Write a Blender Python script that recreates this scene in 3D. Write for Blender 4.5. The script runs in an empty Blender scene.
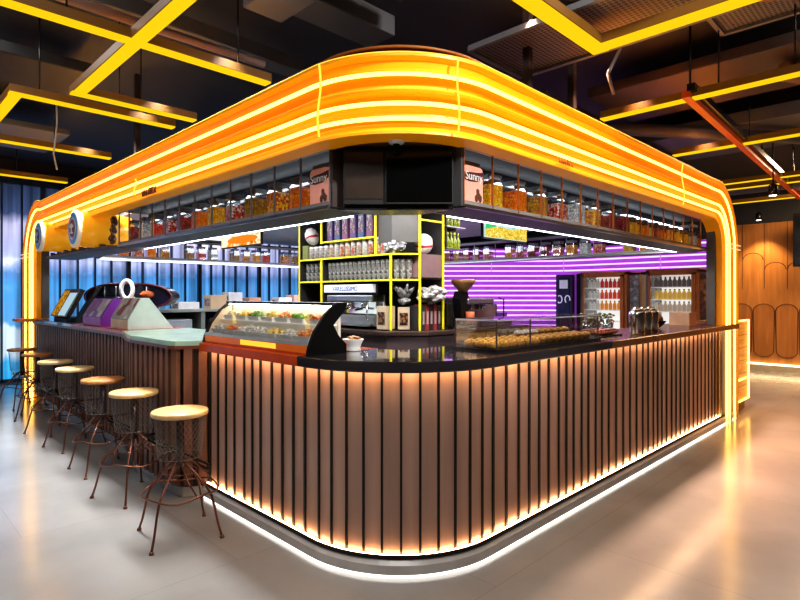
import bpy, bmesh, math, random
from mathutils import Vector, Matrix
random.seed(7)
PI = math.pi
S2 = math.sqrt(2)
scene = bpy.context.scene
COL = scene.collection
EYE = 1.5

def px(u, v, z=None, x=None, y=None):
    """planning aid: point of the ground plan seen at a given bearing"""
    t = (u-400)/550.0
    if x is not None:
        yy = x*(1-t)/(1+t); return Vector((x, yy, 0))
    if y is not None:
        xx = y*(1+t)/(1-t); return Vector((xx, y, 0))
    d = v; r = t*d
    return Vector(((d+r)/S2, (d-r)/S2, 0))

# ------------------------------------------------------------------ materials
MATS = {}
def nodes_of(name):
    m = bpy.data.materials.new(name); m.use_nodes = True
    nt = m.node_tree; b = nt.nodes['Principled BSDF']
    return m, nt, b
def mat(name, col, rough=0.5, metal=0.0, em=None, es=0.0, var=0.12, scale=6.0, bump=0.0, stretch=(1,1,1), coat=0.0, spec=0.5):
    if name in MATS: return MATS[name]
    m, nt, b = nodes_of(name)
    N, L = nt.nodes, nt.links
    b.inputs['Roughness'].default_value = rough
    b.inputs['Metallic'].default_value = metal
    b.inputs['Coat Weight'].default_value = coat
    b.inputs['Specular IOR Level'].default_value = spec
    tc = N.new('ShaderNodeTexCoord'); mp = N.new('ShaderNodeMapping'); mp.inputs['Scale'].default_value = stretch
    nz = N.new('ShaderNodeTexNoise'); nz.inputs['Scale'].default_value = scale; nz.inputs['Detail'].default_value = 3
    L.new(tc.outputs['Object'], mp.inputs['Vector']); L.new(mp.outputs[0], nz.inputs['Vector'])
    r = N.new('ShaderNodeValToRGB')
    lo = [max(0, c*(1-var)) for c in col]; hi = [min(1, c*(1+var)) for c in col]
    r.color_ramp.elements[0].position = .3; r.color_ramp.elements[1].position = .7
    r.color_ramp.elements[0].color = (*lo, 1); r.color_ramp.elements[1].color = (*hi, 1)
    L.new(nz.outputs['Fac'], r.inputs['Fac']); L.new(r.outputs['Color'], b.inputs['Base Color'])
    if em is not None:
        b.inputs['Emission Color'].default_value = (*em, 1); b.inputs['Emission Strength'].default_value = es
    if bump:
        bp = N.new('ShaderNodeBump'); bp.inputs['Strength'].default_value = bump
        L.new(nz.outputs['Fac'], bp.inputs['Height']); L.new(bp.outputs[0], b.inputs['Normal'])
    MATS[name] = m; return m
def glow(name, col, s):
    if name in MATS: return MATS[name]
    m = bpy.data.materials.new(name); m.use_nodes = True; nt = m.node_tree; nt.nodes.clear()
    o = nt.nodes.new('ShaderNodeOutputMaterial'); e = nt.nodes.new('ShaderNodeEmission')
    e.inputs[0].default_value = (*col, 1); e.inputs[1].default_value = s
    nt.links.new(e.outputs[0], o.inputs[0]); MATS[name] = m; return m
def glass(name, tint=(1,1,1), refl=0.9, base=0.06):
    if name in MATS: return MATS[name]
    m = bpy.data.materials.new(name); m.use_nodes = True; nt = m.node_tree; nt.nodes.clear()
    N, L = nt.nodes, nt.links
    o = N.new('ShaderNodeOutputMaterial'); t = N.new('ShaderNodeBsdfTransparent'); g = N.new('ShaderNodeBsdfGlossy')
    t.inputs[0].default_value = (*tint, 1); g.inputs['Roughness'].default_value = 0.03
    f = N.new('ShaderNodeLayerWeight'); f.inputs[0].default_value = 0.35
    mr = N.new('ShaderNodeMapRange'); mr.inputs['To Min'].default_value = base; mr.inputs['To Max'].default_value = refl
    mx = N.new('ShaderNodeMixShader')
    L.new(f.outputs['Facing'], mr.inputs['Value']); L.new(mr.outputs[0], mx.inputs[0])
    L.new(t.outputs[0], mx.inputs[1]); L.new(g.outputs[0], mx.inputs[2]); L.new(mx.outputs[0], o.inputs[0])
    MATS[name] = m; return m
def speckle(name, cols, scale=60, rough=0.35, es=0.0, bump=0.4):
    """many small pieces in a heap: voronoi cells in a few colours"""
    if name in MATS: return MATS[name]
    m, nt, b = nodes_of(name); N, L = nt.nodes, nt.links
    tc = N.new('ShaderNodeTexCoord'); v = N.new('ShaderNodeTexVoronoi'); v.inputs['Scale'].default_value = scale
    L.new(tc.outputs['Object'], v.inputs['Vector'])
    sp = N.new('ShaderNodeSeparateColor'); L.new(v.outputs['Color'], sp.inputs[0])
    r = N.new('ShaderNodeValToRGB'); r.color_ramp.interpolation = 'CONSTANT'
    els = r.color_ramp.elements
    while len(els) < len(cols): els.new(0.5)
    for i, c in enumerate(cols):
        els[i].position = i/len(cols); els[i].color = (*c, 1)
    L.new(sp.outputs[0], r.inputs[0])
    dk = N.new('ShaderNodeMapRange'); dk.inputs['From Max'].default_value = 0.55
    dk.inputs['To Min'].default_value = 1.0; dk.inputs['To Max'].default_value = 0.45
    L.new(v.outputs['Distance'], dk.inputs['Value'])
    mx = N.new('ShaderNodeMix'); mx.data_type = 'RGBA'; mx.blend_type = 'MULTIPLY'; mx.inputs[0].default_value = 1
    L.new(r.outputs[0], mx.inputs[6]); L.new(dk.outputs[0], mx.inputs[7]); L.new(mx.outputs[2], b.inputs['Base Color'])
    b.inputs['Roughness'].default_value = rough
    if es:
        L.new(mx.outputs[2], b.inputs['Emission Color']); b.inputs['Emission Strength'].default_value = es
    if bump:
        bp = N.new('ShaderNodeBump'); bp.inputs['Strength'].default_value = bump; bp.invert = True
        L.new(v.outputs['Distance'], bp.inputs['Height']); L.new(bp.outputs[0], b.inputs['Normal'])
    MATS[name] = m; return m
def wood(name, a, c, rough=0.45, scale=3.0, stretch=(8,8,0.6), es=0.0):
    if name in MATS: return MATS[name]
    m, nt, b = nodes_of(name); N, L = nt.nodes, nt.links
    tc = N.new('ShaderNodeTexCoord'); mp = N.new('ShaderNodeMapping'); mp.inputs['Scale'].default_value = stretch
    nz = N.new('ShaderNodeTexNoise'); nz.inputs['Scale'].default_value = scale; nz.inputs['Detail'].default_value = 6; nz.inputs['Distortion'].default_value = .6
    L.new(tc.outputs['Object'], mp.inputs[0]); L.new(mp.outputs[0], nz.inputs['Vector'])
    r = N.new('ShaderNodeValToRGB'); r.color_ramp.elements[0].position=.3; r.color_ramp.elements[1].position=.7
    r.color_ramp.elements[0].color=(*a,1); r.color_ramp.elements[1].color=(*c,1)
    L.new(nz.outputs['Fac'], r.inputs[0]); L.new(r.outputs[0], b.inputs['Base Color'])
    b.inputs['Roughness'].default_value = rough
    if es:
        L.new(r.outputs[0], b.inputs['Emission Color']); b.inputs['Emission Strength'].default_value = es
    MATS[name]=m; return m

BLACK = mat('black_lacquer', (.012,.011,.012), .25)
BLACKMAT = mat('black_matt', (.012,.012,.013), .6)
DARK = mat('charcoal_paint', (.035,.037,.042), .5)
STEEL = mat('brushed_steel', (.45,.46,.48), .28, 1.0)
CHROME = mat('chrome', (.75,.75,.76), .12, 1.0)
WHITE = mat('white_plastic', (.78,.78,.76), .35)
OFFW = mat('pale_grey', (.5,.52,.5), .5)
AMBER = mat('amber_paint', (.95,.39,.006), .42, 0, (1.0,.38,.001), .09, var=.04)  # faint emission puts the tubes' light into the paint
TUBE = glow('neon_yellow', (1.0,.54,.10), 5.0)
TUBE_DIM = glow('neon_yellow_dim', (1.0,.55,.06), 1.6)
BARGLOW = glow('ceiling_led_yellow', (1.0,.62,.01), .95)
BARSIDE = mat('ceiling_bar_housing', (.10,.045,.004), .5, 0, (1,.35,.01), .045)
FIN = mat('dark_slat', (.016,.011,.009), .4, .2)
PANEL = mat('bronze_panel', (.46,.29,.22), .34, .2, var=.16, scale=1.2, stretch=(6,6,.5))
WARM = glow('warm_led', (1.0,.60,.32), 26)
COOL = glow('cool_led', (.80,.88,1.0), 8)
COOLDIM = glow('cool_led_dim', (.80,.88,1.0), 4)
FLOORLED = glow('plinth_led', (1.0,.94,.86), 3.4)
YEL = mat('yellow_frame', (.85,.72,.02), .4, 0, (.9,.8,.02), .28, var=.03)
GLASS = glass('clear_glass')
JARGLASS = glass('jar_glass', (.86,.9,.92), .7, .12)
COPPER = mat('copper_trim', (.62,.22,.08), .3, .7)
GREYTRIM = mat('grey_trim', (.22,.22,.23), .4, .3)

# ------------------------------------------------------------------ mesh collector
class MB:
    def __init__(s): s.v=[]; s.f=[]; s.mi=[]; s.sm=[]
    def add(s, vs, fs, mi=0, sm=False):
        o=len(s.v); s.v += [tuple(v) for v in vs]
        for f in fs: s.f.append([i+o for i in f]); s.mi.append(mi); s.sm.append(sm)
        return s
    def box(s, x0,x1,y0,y1,z0,z1, mi=0):
        return s.add([(x0,y0,z0),(x1,y0,z0),(x1,y1,z0),(x0,y1,z0),(x0,y0,z1),(x1,y0,z1),(x1,y1,z1),(x0,y1,z1)],
            [(0,3,2,1),(4,5,6,7),(0,1,5,4),(1,2,6,5),(2,3,7,6),(3,0,4,7)], mi)
    def cbox(s, c, size, rz=0, mi=0, M=None):
        M = M or (Matrix.Translation(c) @ Matrix.Rotation(rz,4,'Z'))
        hx,hy,hz=[a/2 for a in size]
        vs=[M@Vector((sx*hx,sy*hy,sz*hz)) for sz in(-1,1) for sx,sy in((-1,-1),(1,-1),(1,1),(-1,1))]
        return s.add(vs,[(0,3,2,1),(4,5,6,7),(0,1,5,4),(1,2,6,5),(2,3,7,6),(3,0,4,7)],mi)
    def seg(s, a, b, w, h, mi=0):
        """rectangular bar between two points"""
        a=Vector(a); b=Vector(b); d=(b-a); L=d.length; d.normalize()
        up=Vector((0,0,1)) if abs(d.z)<.95 else Vector((0,1,0))
        sd=d.cross(up).normalized(); up=sd.cross(d)
        vs=[p+sd*(i*w/2)+up*(j*h/2) for p in(a,b) for i,j in((-1,-1),(1,-1),(1,1),(-1,1))]
        return s.add(vs,[(0,1,2,3),(7,6,5,4),(0,4,5,1),(1,5,6,2),(2,6,7,3),(3,7,4,0)],mi)
    def prism(s, poly, z0, z1, mi=0, top=None):
        n=len(poly); vs=[(p[0],p[1],z0) for p in poly]+[(p[0],p[1],z1) for p in poly]
        s.add(vs,[tuple(range(n-1,-1,-1))]+[(i,(i+1)%n,n+(i+1)%n,n+i) for i in range(n)],mi)
        s.f.append([len(s.v)-n+i for i in range(n)]); s.mi.append(mi if top is None else top); s.sm.append(False)
        return s
    def extr(s, poly3, vec, mi=0):
        """extrude a planar 3D polygon along vec"""
        n=len(poly3); v=Vector(vec); vs=[Vector(p) for p in poly3]; vs+= [p+v for p in vs]
        return s.add(vs,[tuple(range(n-1,-1,-1)),tuple(range(n,2*n))]+[(i,(i+1)%n,n+(i+1)%n,n+i) for i in range(n)],mi)
    def tube(s, pts, r, n=8, mi=0, cap=True, closed=False):
        P=[Vector(p) for p in pts]; K=len(P); o=len(s.v); rs=r if isinstance(r,(list,tuple)) else [r]*K
        prev=None
        for i,p in enumerate(P):
            if closed: t=(P[(i+1)%K]-P[i-1])
            else: t=(P[min(i+1,K-1)]-P[max(i-1,0)])
            t.normalize()
            if prev is None:
                a=Vector((0,0,1)) if abs(t.z)<.9 else Vector((1,0,0)); nn=t.cross(a).normalized()
            else: nn=(prev-t*prev.dot(t)).normalized()
            prev=nn; bb=t.cross(nn)
            for k in range(n):
                a=2*PI*k/n; s.v.append(tuple(p+(nn*math.cos(a)+bb*math.sin(a))*rs[i]))
        for i in range(K if closed else K-1):
            j=(i+1)%K
            for k in range(n):
                s.f.append([o+i*n+k,o+i*n+(k+1)%n,o+j*n+(k+1)%n,o+j*n+k]); s.mi.append(mi); s.sm.append(True)
        if cap and not closed:
            s.f.append([o+k for k in range(n)][::-1]); s.mi.append(mi); s.sm.append(False)
            s.f.append([o+(K-1)*n+k for k in range(n)]); s.mi.append(mi); s.sm.append(False)
        return s
    def lathe(s, prof, c=(0,0,0), n=24, mi=0, M=None, sq=0):
        o=len(s.v); c=Vector(c)
        for r,z in prof:
            for k in range(n):
                a=2*PI*k/n+(PI/n if sq else 0); p=Vector((r*math.cos(a),r*math.sin(a),z))
                s.v.append(tuple((M@p) if M else c+p))
        for i in range(len(prof)-1):
            for k in range(n):
                s.f.append([o+i*n+k,o+i*n+(k+1)%n,o+(i+1)*n+(k+1)%n,o+(i+1)*n+k]); s.mi.append(mi); s.sm.append(n>6)
        for i,rev in((0,True),(len(prof)-1,False)):
            if prof[i][0]>1e-5:
                q=[o+i*n+k for k in range(n)]; s.f.append(q[::-1] if rev else q); s.mi.append(mi); s.sm.append(False)
        return s
    def blob(s, c, r, seed=0, sub=2, jit=.25, mi=0, flat=True):
        bm=bmesh.new(); bmesh.ops.create_icosphere(bm, subdivisions=sub, radius=1); rnd=random.Random(seed)
        vs=[]
        for v in bm.verts:
            k=1+rnd.uniform(-jit,jit); vs.append((c[0]+v.co.x*r[0]*k,c[1]+v.co.y*r[1]*k,c[2]+v.co.z*r[2]*k))
        fs=[[v.index for v in f.verts] for f in bm.faces]; bm.free()
        return s.add(vs,fs,mi,not flat)
    def build(s, name, mats, parent=None, world=None, bevel=0, loc=None, rotz=0, tri=False):
        """world: the thing's base point when the shape was written in room coordinates"""
        me=bpy.data.meshes.new(name)
        sh=Vector((0,0,0))
        if parent is not None:
            if world is not False:
                q=parent
                while q is not None: sh+=q.location; q=q.parent
        elif loc is None:
            xs=[v[0] for v in s.v]; ys=[v[1] for v in s.v]; zs=[v[2] for v in s.v]
            sh=Vector(((min(xs)+max(xs))/2,(min(ys)+max(ys))/2,min(zs)))
        me.from_pydata([tuple(Vector(v)-sh) for v in s.v],[],s.f)
        mats = mats if isinstance(mats,(list,tuple)) else [mats]
        for m in mats: me.materials.append(m)
        me.polygons.foreach_set('material_index', s.mi); me.polygons.foreach_set('use_smooth', s.sm)
        me.update()
        bm=bmesh.new(); bm.from_mesh(me); bmesh.ops.recalc_face_normals(bm, faces=bm.faces); bm.to_mesh(me); bm.free()
        o=bpy.data.objects.new(name, me); COL.objects.link(o)
        if parent is not None: o.parent=parent
        elif loc is None: o.location=sh
        else: o.location=loc; o.rotation_euler=(0,0,rotz)
        if bevel:
            b=o.modifiers.new('bevel','BEVEL'); b.width=bevel; b.segments=2; b.limit_method='ANGLE'
        return o

def thing(name, label, cat, loc=(0,0,0), rotz=0, group=None):
    o=bpy.data.objects.new(name,None); COL.objects.link(o); o.location=loc; o.rotation_euler=(0,0,rotz)
    o.empty_display_size=.05
    o['label']=label; o['category']=cat
    if group: o['group']=group
    return o
def tag(o, label, cat, group=None):
    o['label']=label; o['category']=cat
    if group: o['group']=group
    return o
def struct(name, mb, m, label=None, bevel=0):
    o=mb.build(name,m,bevel=bevel); o['kind']='structure'
    if label: o['label']=label
    return o
def dup(root, loc, rotz=None, label=None, group=None, scale=None):
    def cp(o, par):
        c=o.copy(); COL.objects.link(c); c.parent=par
        for ch in list(o.children): cp(ch, c)
        return c
    r=cp(root,None); r.location=loc
    if rotz is not None: r.rotation_euler=(0,0,rotz)
    if label: r['label']=label
    if group: r['group']=group
    if scale: r.scale=scale
    return r
ORD=['first','second','third','fourth','fifth','sixth','seventh','eighth','ninth','tenth','eleventh','twelfth','thirteenth','fourteenth','fifteenth','sixteenth','seventeenth','eighteenth','nineteenth','twentieth']

# ------------------------------------------------------------------ the kiosk outline (rounded L)
CC=2.56                        # centre of the corner arcs
def outline(X, xmax, ymax, na=20, step=None):
    """points and outward normals of an L of straight runs joined by an arc; from the far left end to the far right end"""
    R=CC-X; P=[]
    P.append((Vector((X,ymax,0)),Vector((-1,0,0))))
    if ymax>CC+1e-6: P.append((Vector((X,CC,0)),Vector((-1,0,0))))
    for i in range(1,na):
        a=PI+ (PI/2)*i/na
        n=Vector((math.cos(a),math.sin(a),0)); P.append((Vector((CC,CC,0))+n*R,n))
    P.append((Vector((CC,X,0)),Vector((0,-1,0))))
    P.append((Vector((xmax,X,0)),Vector((0,-1,0))))
    return P
def sweep(mb, path, prof, closed=True, mi=0, caps=True, sm=False):
    """prof: (out, z); path: (point, normal[, up, refz-point])"""
    o=len(mb.v); k=len(prof); n=len(path)
    for st in path:
        p,nn=st[0],st[1]; up=st[2] if len(st)>2 else Vector((0,0,1))
        for a,z in prof: mb.v.append(tuple(p+nn*a+up*z))
    for i in range(n-1):
        for j in range(k if closed else k-1):
            jj=(j+1)%k
            mb.f.append([o+i*k+j,o+i*k+jj,o+(i+1)*k+jj,o+(i+1)*k+j]); mb.mi.append(mi); mb.sm.append(sm)
    if closed and caps:
        mb.f.append([o+j for j in range(k)]); mb.mi.append(mi); mb.sm.append(False)
        mb.f.append([o+(n-1)*k+j for j in range(k)][::-1]); mb.mi.append(mi); mb.sm.append(False)
    return mb
def along(path, dist):
    """point and normal at a distance along the path"""
    for (a,b) in zip(path,path[1:]):
        L=(b[0]-a[0]).length
        if dist<=L:
            t=dist/L; return a[0].lerp(b[0],t), a[1].lerp(b[1],t).normalized()
        dist-=L
    return path[-1][0],path[-1][1]
def length(path): return sum((b[0]-a[0]).length for a,b in zip(path,path[1:]))

XR=7.12; XEND=7.68; YL=9.12; YEND=9.9

# ------------------------------------------------------------------ service counter (near, with rounded corner)
base=Vector((2.6,2.6,0))
sc=thing('service_counter','long rounded-corner service counter with backlit bronze panels, dark vertical slats and glossy black top','counter',base)
P=outline(1.88,XEND-.02,3.90)
mb=MB(); sweep(mb,P,[(-.015,.10),(-.015,1.10),(-.05,1.10),(-.05,.10)]); 
mb.build('lit_panel',PANEL,sc)
# slats: thin dark fins standing proud of the panels
mb=MB(); L=length(P); s=0.02
rnd=random.Random(3)
while s<L:
    p,n=along(P,s); t=Vector((-n.y,n.x,0))
    arc = 1.34-.05 < s < 1.34+1.07+.05
    w=.012 if arc else .017
    a=p+n*(-.02); 
    q=[a-t*w/2,a+t*w/2,a+t*w/2+n*.015,a-t*w/2+n*.015]
    mb.prism([(v.x,v.y) for v in q],.105,1.098)
    s += (.105 if arc else rnd.choice([.105,.12,.12,.135]))
mb.build('slats',FIN,sc)
mb=MB(); sweep(mb,P,[(.03,.098),(.03,.119),(.024,.119),(.024,.104),(-.06,.104),(-.06,.098)]); mb.build('bottom_rail',FIN,sc)
mb=MB(); sweep(mb,P,[(.040,1.0945),(.040,1.0995),(.015,1.0995),(.015,1.0945)]); mb.build('upper_light_strip',WARM,sc)
mb=MB(); sweep(mb,P,[(.016,.105),(.016,.110),(-.005,.110),(-.005,.105)]); mb.build('lower_light_strip',glow('warm_led_low',(1.0,.60,.32),20),sc)
mb=MB(); sweep(mb,P,[(.04,0.020),(.04,.07),(.02,.097),(-.06,.097),(-.06,0.020)]); mb.build('plinth',mat('plinth_steel',(.60,.57,.54),.35,.15),sc)
mb=MB(); sweep(mb,P,[(.03,0.002),(.03,.020),(-.03,.020),(-.03,.002)]); mb.build('plinth_light',FLOORLED,sc)
mb=MB(); sweep(mb,P,[(-.06,0.03),(-.06,1.10),(-.50,1.10),(-.50,.03)]); mb.build('carcass',BLACKMAT,sc)
# worktop in three runs
prof=[(.052,1.101),(.052,1.090),(.062,1.090),(.066,1.096),(.066,1.144),(.06,1.15),(-.56,1.15),(-.56,1.101)]
def sub(path,s0,s1):
    out=[(along(path,s0))]; acc=0
    for a,b in zip(path,path[1:]):
        acc+=(b[0]-a[0]).length
        if s0<acc<s1: out.append(b)
    out.append(along(path,s1)); return out
TOPB=mat('polished_black_stone',(.035,.03,.034),.12,0,coat=.8)
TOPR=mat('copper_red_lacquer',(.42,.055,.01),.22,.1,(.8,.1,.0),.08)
TOPC=mat('copper_brown_top',(.16,.075,.035),.22,.25)  # copper-brown tone for the right-hand run
mb=MB(); sweep(mb,sub(P,1.25,3.95),prof); mb.build('worktop',TOPB,sc)
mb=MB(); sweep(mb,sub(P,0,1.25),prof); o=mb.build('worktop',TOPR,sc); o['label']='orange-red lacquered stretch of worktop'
mb=MB(); sweep(mb,sub(P,3.95,L),prof); o=mb.build('worktop',TOPC,sc); o['label']='copper-brown stretch of worktop'

# ------------------------------------------------------------------ bar counter on the left
bc=thing('bar_counter','dark slatted bar counter with pale green top behind the row of stools','counter',(2.1,6.5,0))
front=[(1.88,3.93),(1.72,4.03),(1.70,4.10),(1.70,4.88),(1.74,5.1),(1.86,5.56),(1.87,5.8),(1.87,YEND)]
def poly(front,off,xin):
    return [(x+off,y) for x,y in front]+[(xin,front[-1][1]),(xin,front[0][1])]
mb=MB(); mb.prism(poly(front,.05,2.42),.05,1.10); mb.build('carcass',mat('brown_panel',(.06,.032,.024),.4,.2),bc)
mb=MB(); acc=0; fr=[Vector((x,y,0)) for x,y in front]; Lf=sum((b-a).length for a,b in zip(fr,fr[1:])); s=.02
while s<Lf-.02:
    q=s
    for a,b in zip(fr,fr[1:]):
        l=(b-a).length
        if q<=l: break
        q-=l
    p=a.lerp(b,q/l); t=(b-a).normalized(); n=Vector((-t.y,t.x,0))
    c=p-n*0.02
    qq=[c-t*.03,c+t*.03,c+t*.03+n*.035,c-t*.03+n*.035]; mb.prism([(v.x,v.y) for v in qq],.09,1.10)
    s+=.105
mb.build('slats',mat('walnut_slat',(.17,.075,.042),.5,.0),bc)
mb=MB(); mb.prism(poly(front,.03,2.4),.0,.07); mb.build('plinth',MATS['plinth_steel'],bc)
TG=mat('pale_green_top',(.36,.52,.40),.25); 
def topseg(y0,y1,m,lab):
    f=[(x-.03,y) for x,y in front if y0-1e-6<=y<=y1+1e-6]
    mb=MB(); mb.prism(f+[(2.48,y1),(2.48,y0)],1.12,1.16)
    o=mb.build('bar_top',m,bc,bevel=.004); 
    if lab: o['label']=lab
front2=front[:]; front=front[:-1]+[(1.87,7.3),(1.87,YEND)]
topseg(3.93,5.56,TG,'pale green stretch of bar top'); topseg(5.56,7.3,mat('red_top',(.5,.09,.05),.25),'red stretch of bar top'); topseg(7.3,YEND,TOPB,'black stretch of bar top')
mb=MB(); mb.prism([(x-.035,y) for x,y in front2]+[(x+.02,y) for x,y in front2[::-1]],1.10,1.125); mb.build('edge_band',mat('brown_edge',(.16,.05,.03),.35),bc)
mb=MB(); mb.box(1.60,1.9,9.0,9.25,1.13,1.17); tag(mb.build('side_ledge',mat('orange_ledge',(.75,.2,.03),.4),bevel=.01),'small orange ledge sticking out beyond the left glowing column','shelf')
# foot rail
fr=thing('foot_rail','thin black double foot rail running along the bar counter','rail',(1.62,6.5,0))
mb=MB(); mb.tube([(1.60,3.3,.43),(1.60,9.3,.43)],.008,6); mb.tube([(1.60,3.3,.40),(1.60,9.3,.40)],.008,6)
mb.tube([(1.60,3.32,.43),(1.60,3.32,.40)],.008,6); mb.build('rail_tubes',BLACK,fr)
for y in (4.4,5.3,6.3,7.3,8.3,9.2):
    xx=1.86 if y<4 else (1.70 if y<5 else 1.87)
    mb=MB(); mb.tube([(1.60,y,.415),(xx+.01,y,.415)],.009,6); mb.build('bracket',BLACK,fr)

# ------------------------------------------------------------------ neon fascia with columns
X=1.85; zb=2.36; rb=.30
def fpath():
    st=[]; U=Vector((0,0,1))
    def push(p,n,u,s=1.0): st.append((p,n,u,s))
    yl=YL; 
    nl=Vector((-1,0,0)); nr=Vector((0,-1,0))
    push(Vector((X,yl,0.0)),nl,Vector((0,1,0)),1.85)
    push(Vector((X,yl,zb-rb)),nl,Vector((0,1,0)),1.85)
    for i in range(1,10):
        a=PI/2*i/10; c=Vector((X,yl-rb,zb-rb)); u=Vector((0,math.cos(a),math.sin(a)))
        push(c+u*rb,nl,u,1.85-.85*i/10)
    push(Vector((X,yl-rb,zb)),nl,U)
    push(Vector((X,CC,zb)),nl,U)
    R=CC-X
    for i in range(1,24):
        a=PI+PI/2*i/24; n=Vector((math.cos(a),math.sin(a),0)); push(Vector((CC,CC,zb))+n*R,n,U)
    push(Vector((CC,X,zb)),nr,U)
    xl=XR
    push(Vector((xl-rb,X,zb)),nr,U)
    for i in range(1,10):
        a=PI/2*i/10; c=Vector((xl-rb,X,zb-rb)); u=Vector((math.sin(a),0,math.cos(a)))
        push(c+u*rb,nr,u,1+.42*i/10)
    push(Vector((xl,X,zb-rb)),nr,Vector((1,0,0)),1.42)
    push(Vector((xl,X,0.0)),nr,Vector((1,0,0)),1.42)
    return st
FP=fpath()
FP2=[(p,n,u*s) for p,n,u,s in FP]
fa=thing('neon_fascia','big curved amber fascia with three neon tube lines bending down into end columns','fascia',(2.6,2.6,0))
def Z(z): return z-zb
prof=[(-.16,Z(2.76)),(-.02,Z(2.785)),(0.014,Z(2.78)),(.012,Z(2.765)),(-.03,Z(2.755)),(-.045,Z(2.72)),(-.03,Z(2.68)),(-.008,Z(2.665)),(-.03,Z(2.65)),(-.05,Z(2.63)),(-.045,Z(2.60)),
 (.008,Z(2.595)),(.016,Z(2.585)),(.008,Z(2.572)),(-.05,Z(2.568)),(-.05,Z(2.54)),(-.03,Z(2.522)),(-.008,Z(2.51)),(-.03,Z(2.498)),(-.045,Z(2.48)),(-.045,Z(2.455)),(-.03,Z(2.443)),(-.008,Z(2.43)),(-.03,Z(2.418)),(-.03,Z(2.40)),(-.012,Z(2.375)),(-.012,Z(2.36)),(-.16,Z(2.355))]
mb=MB(); sweep(mb,FP2,prof,closed=True,caps=True); mb.build('fascia_shell',AMBER,fa)
for zt in (2.668,2.512,2.432):
    mb=MB(); mb.tube([p+n*.012+u*Z(zt) for p,n,u in FP2],.0115,8); mb.build('neon_tube',TUBE,fa)
mb=MB(); mb.tube([p+n*.006+u*Z(2.785) for p,n,u in FP2],.005,6); mb.build('rim_tube',TUBE_DIM,fa)
def conduit(k, z0=2.37, z1=2.77):
    p,n,u=k; mb=MB(); pts=[]
    for i in range(9):
        t=i/8; z=z0+(z1-z0)*t; pts.append(p+n*(.03+.012*math.sin(t*PI*2))+u*Z(z))
    mb.tube(pts,.006,6); mb.build('conduit',TUBE_DIM,fa)
def atpos(q,n): return (Vector((q[0],q[1],zb)),Vector(n),Vector((0,0,1)))
for ang in (188,250):
    a=math.radians(ang); nn=(math.cos(a),math.sin(a),0); conduit(atpos((CC+(CC-X)*nn[0],CC+(CC-X)*nn[1]),nn))
conduit(atpos((5.68,X),(0,-1,0)))
conduit(atpos((X,5.2),(-1,0,0)),2.40,2.55)
# clamps around column tubes
for a,b in (((X-.03,YL+.0,2.05),(X-.03,YL+.78,2.05)),((XR,X-.03,2.05),(XR+.61,X-.03,2.05))):
    mb=MB()
    for dz in (0,.05): mb.seg((a[0],a[1],a[2]+dz),(b[0],b[1],b[2]+dz),.012,.012)
    mb.build('tube_clamp',mat('clear_plastic',(.9,.8,.5),.2,0,(1,.8,.4),.5),fa)
# column backs
mb=MB(); mb.box(XR-.06,XR+.6,X+.07,X+.16,1.152,2.36); mb.box(XR-.04,XR+.6,X+.0,X+.02,0,1.09); mb.build('column_back',mat('column_grey',(.12,.11,.105),.5),fa)
mb=MB(); mb.box(X+.07,X+.16,YL-.04,YL+.6,1.17,2.36);  mb.build('column_back',MATS['column_grey'],fa)
# small raised lettering on the fascia
def text(s, size, M, m, name, parent=None, ext=.002):
    cu=bpy.data.curves.new(name,'FONT'); cu.body=s; cu.size=size; cu.extrude=ext; cu.align_x='CENTER'; cu.align_y='CENTER'
    t=bpy.data.objects.new(name,cu); COL.objects.link(t); dg=bpy.context.evaluated_depsgraph_get(); 
    me=bpy.data.meshes.new_from_object(t.evaluated_get(dg)); bpy.data.objects.remove(t); bpy.data.curves.remove(cu)
    me.materials.clear(); me.materials.append(m)
    me.transform(M)
    if parent is not None:
        q=parent; sh=Vector((0,0,0))
        while q is not None: sh+=q.location; q=q.parent
        me.transform(Matrix.Translation(-sh))
    o=bpy.data.objects.new(name,me); COL.objects.link(o); o.parent=parent
    return o
def frame(origin, right, up):
    r=Vector(right).normalized(); u=Vector(up).normalized(); n=r.cross(u)
    M=Matrix((( r.x,u.x,n.x,origin[0]),(r.y,u.y,n.y,origin[1]),(r.z,u.z,n.z,origin[2]),(0,0,0,1))); return M
text('VANTEX',.085,frame((X-.016,4.92,2.395),(0,-1,0),(0,0,1)),mat('brown_letter',(.18,.06,.02),.5),'lettering',fa,.006)
text('VANTEX',.05,frame((3.42,X-.016,2.395),(1,0,0),(0,0,1)),mat('orange_letter',(.7,.2,.02),.5),'lettering',fa,.006)

# bulkhead above fascia
bh=thing('fascia_bulkhead','brown curved bulkhead standing above the neon fascia on posts','bulkhead',(2.6,2.6,2.7))
PB=outline(1.99,XEND-.1,YEND-.1)
mb=MB(); sweep(mb,PB,[(0,2.70),(0,2.86),(.02,2.87),(-.03,2.87),(-.05,2.70)]); mb.build('bulkhead_panel',mat('bulkhead_brown',(.07,.022,.007),.6),bh)
mb=MB(); mb.tube([p+n*.02+Vector((0,0,2.87)) for p,n in PB],.009,6); mb.build('rim_pipe',mat('brown_pipe',(.30,.10,.015),.5),bh)
for p in ((4.05,2.12),(3.4,2.12),(2.12,6.0)):
    mb=MB(); mb.box(p[0]-.025,p[0]+.025,p[1]-.025,p[1]+.025,2.8,3.62 if p[0]>3 and p[0]<3.8 else 3.8); mb.build('hanger_post',mat('post_brown',(.025,.012,.008),.7),bh)

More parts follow.
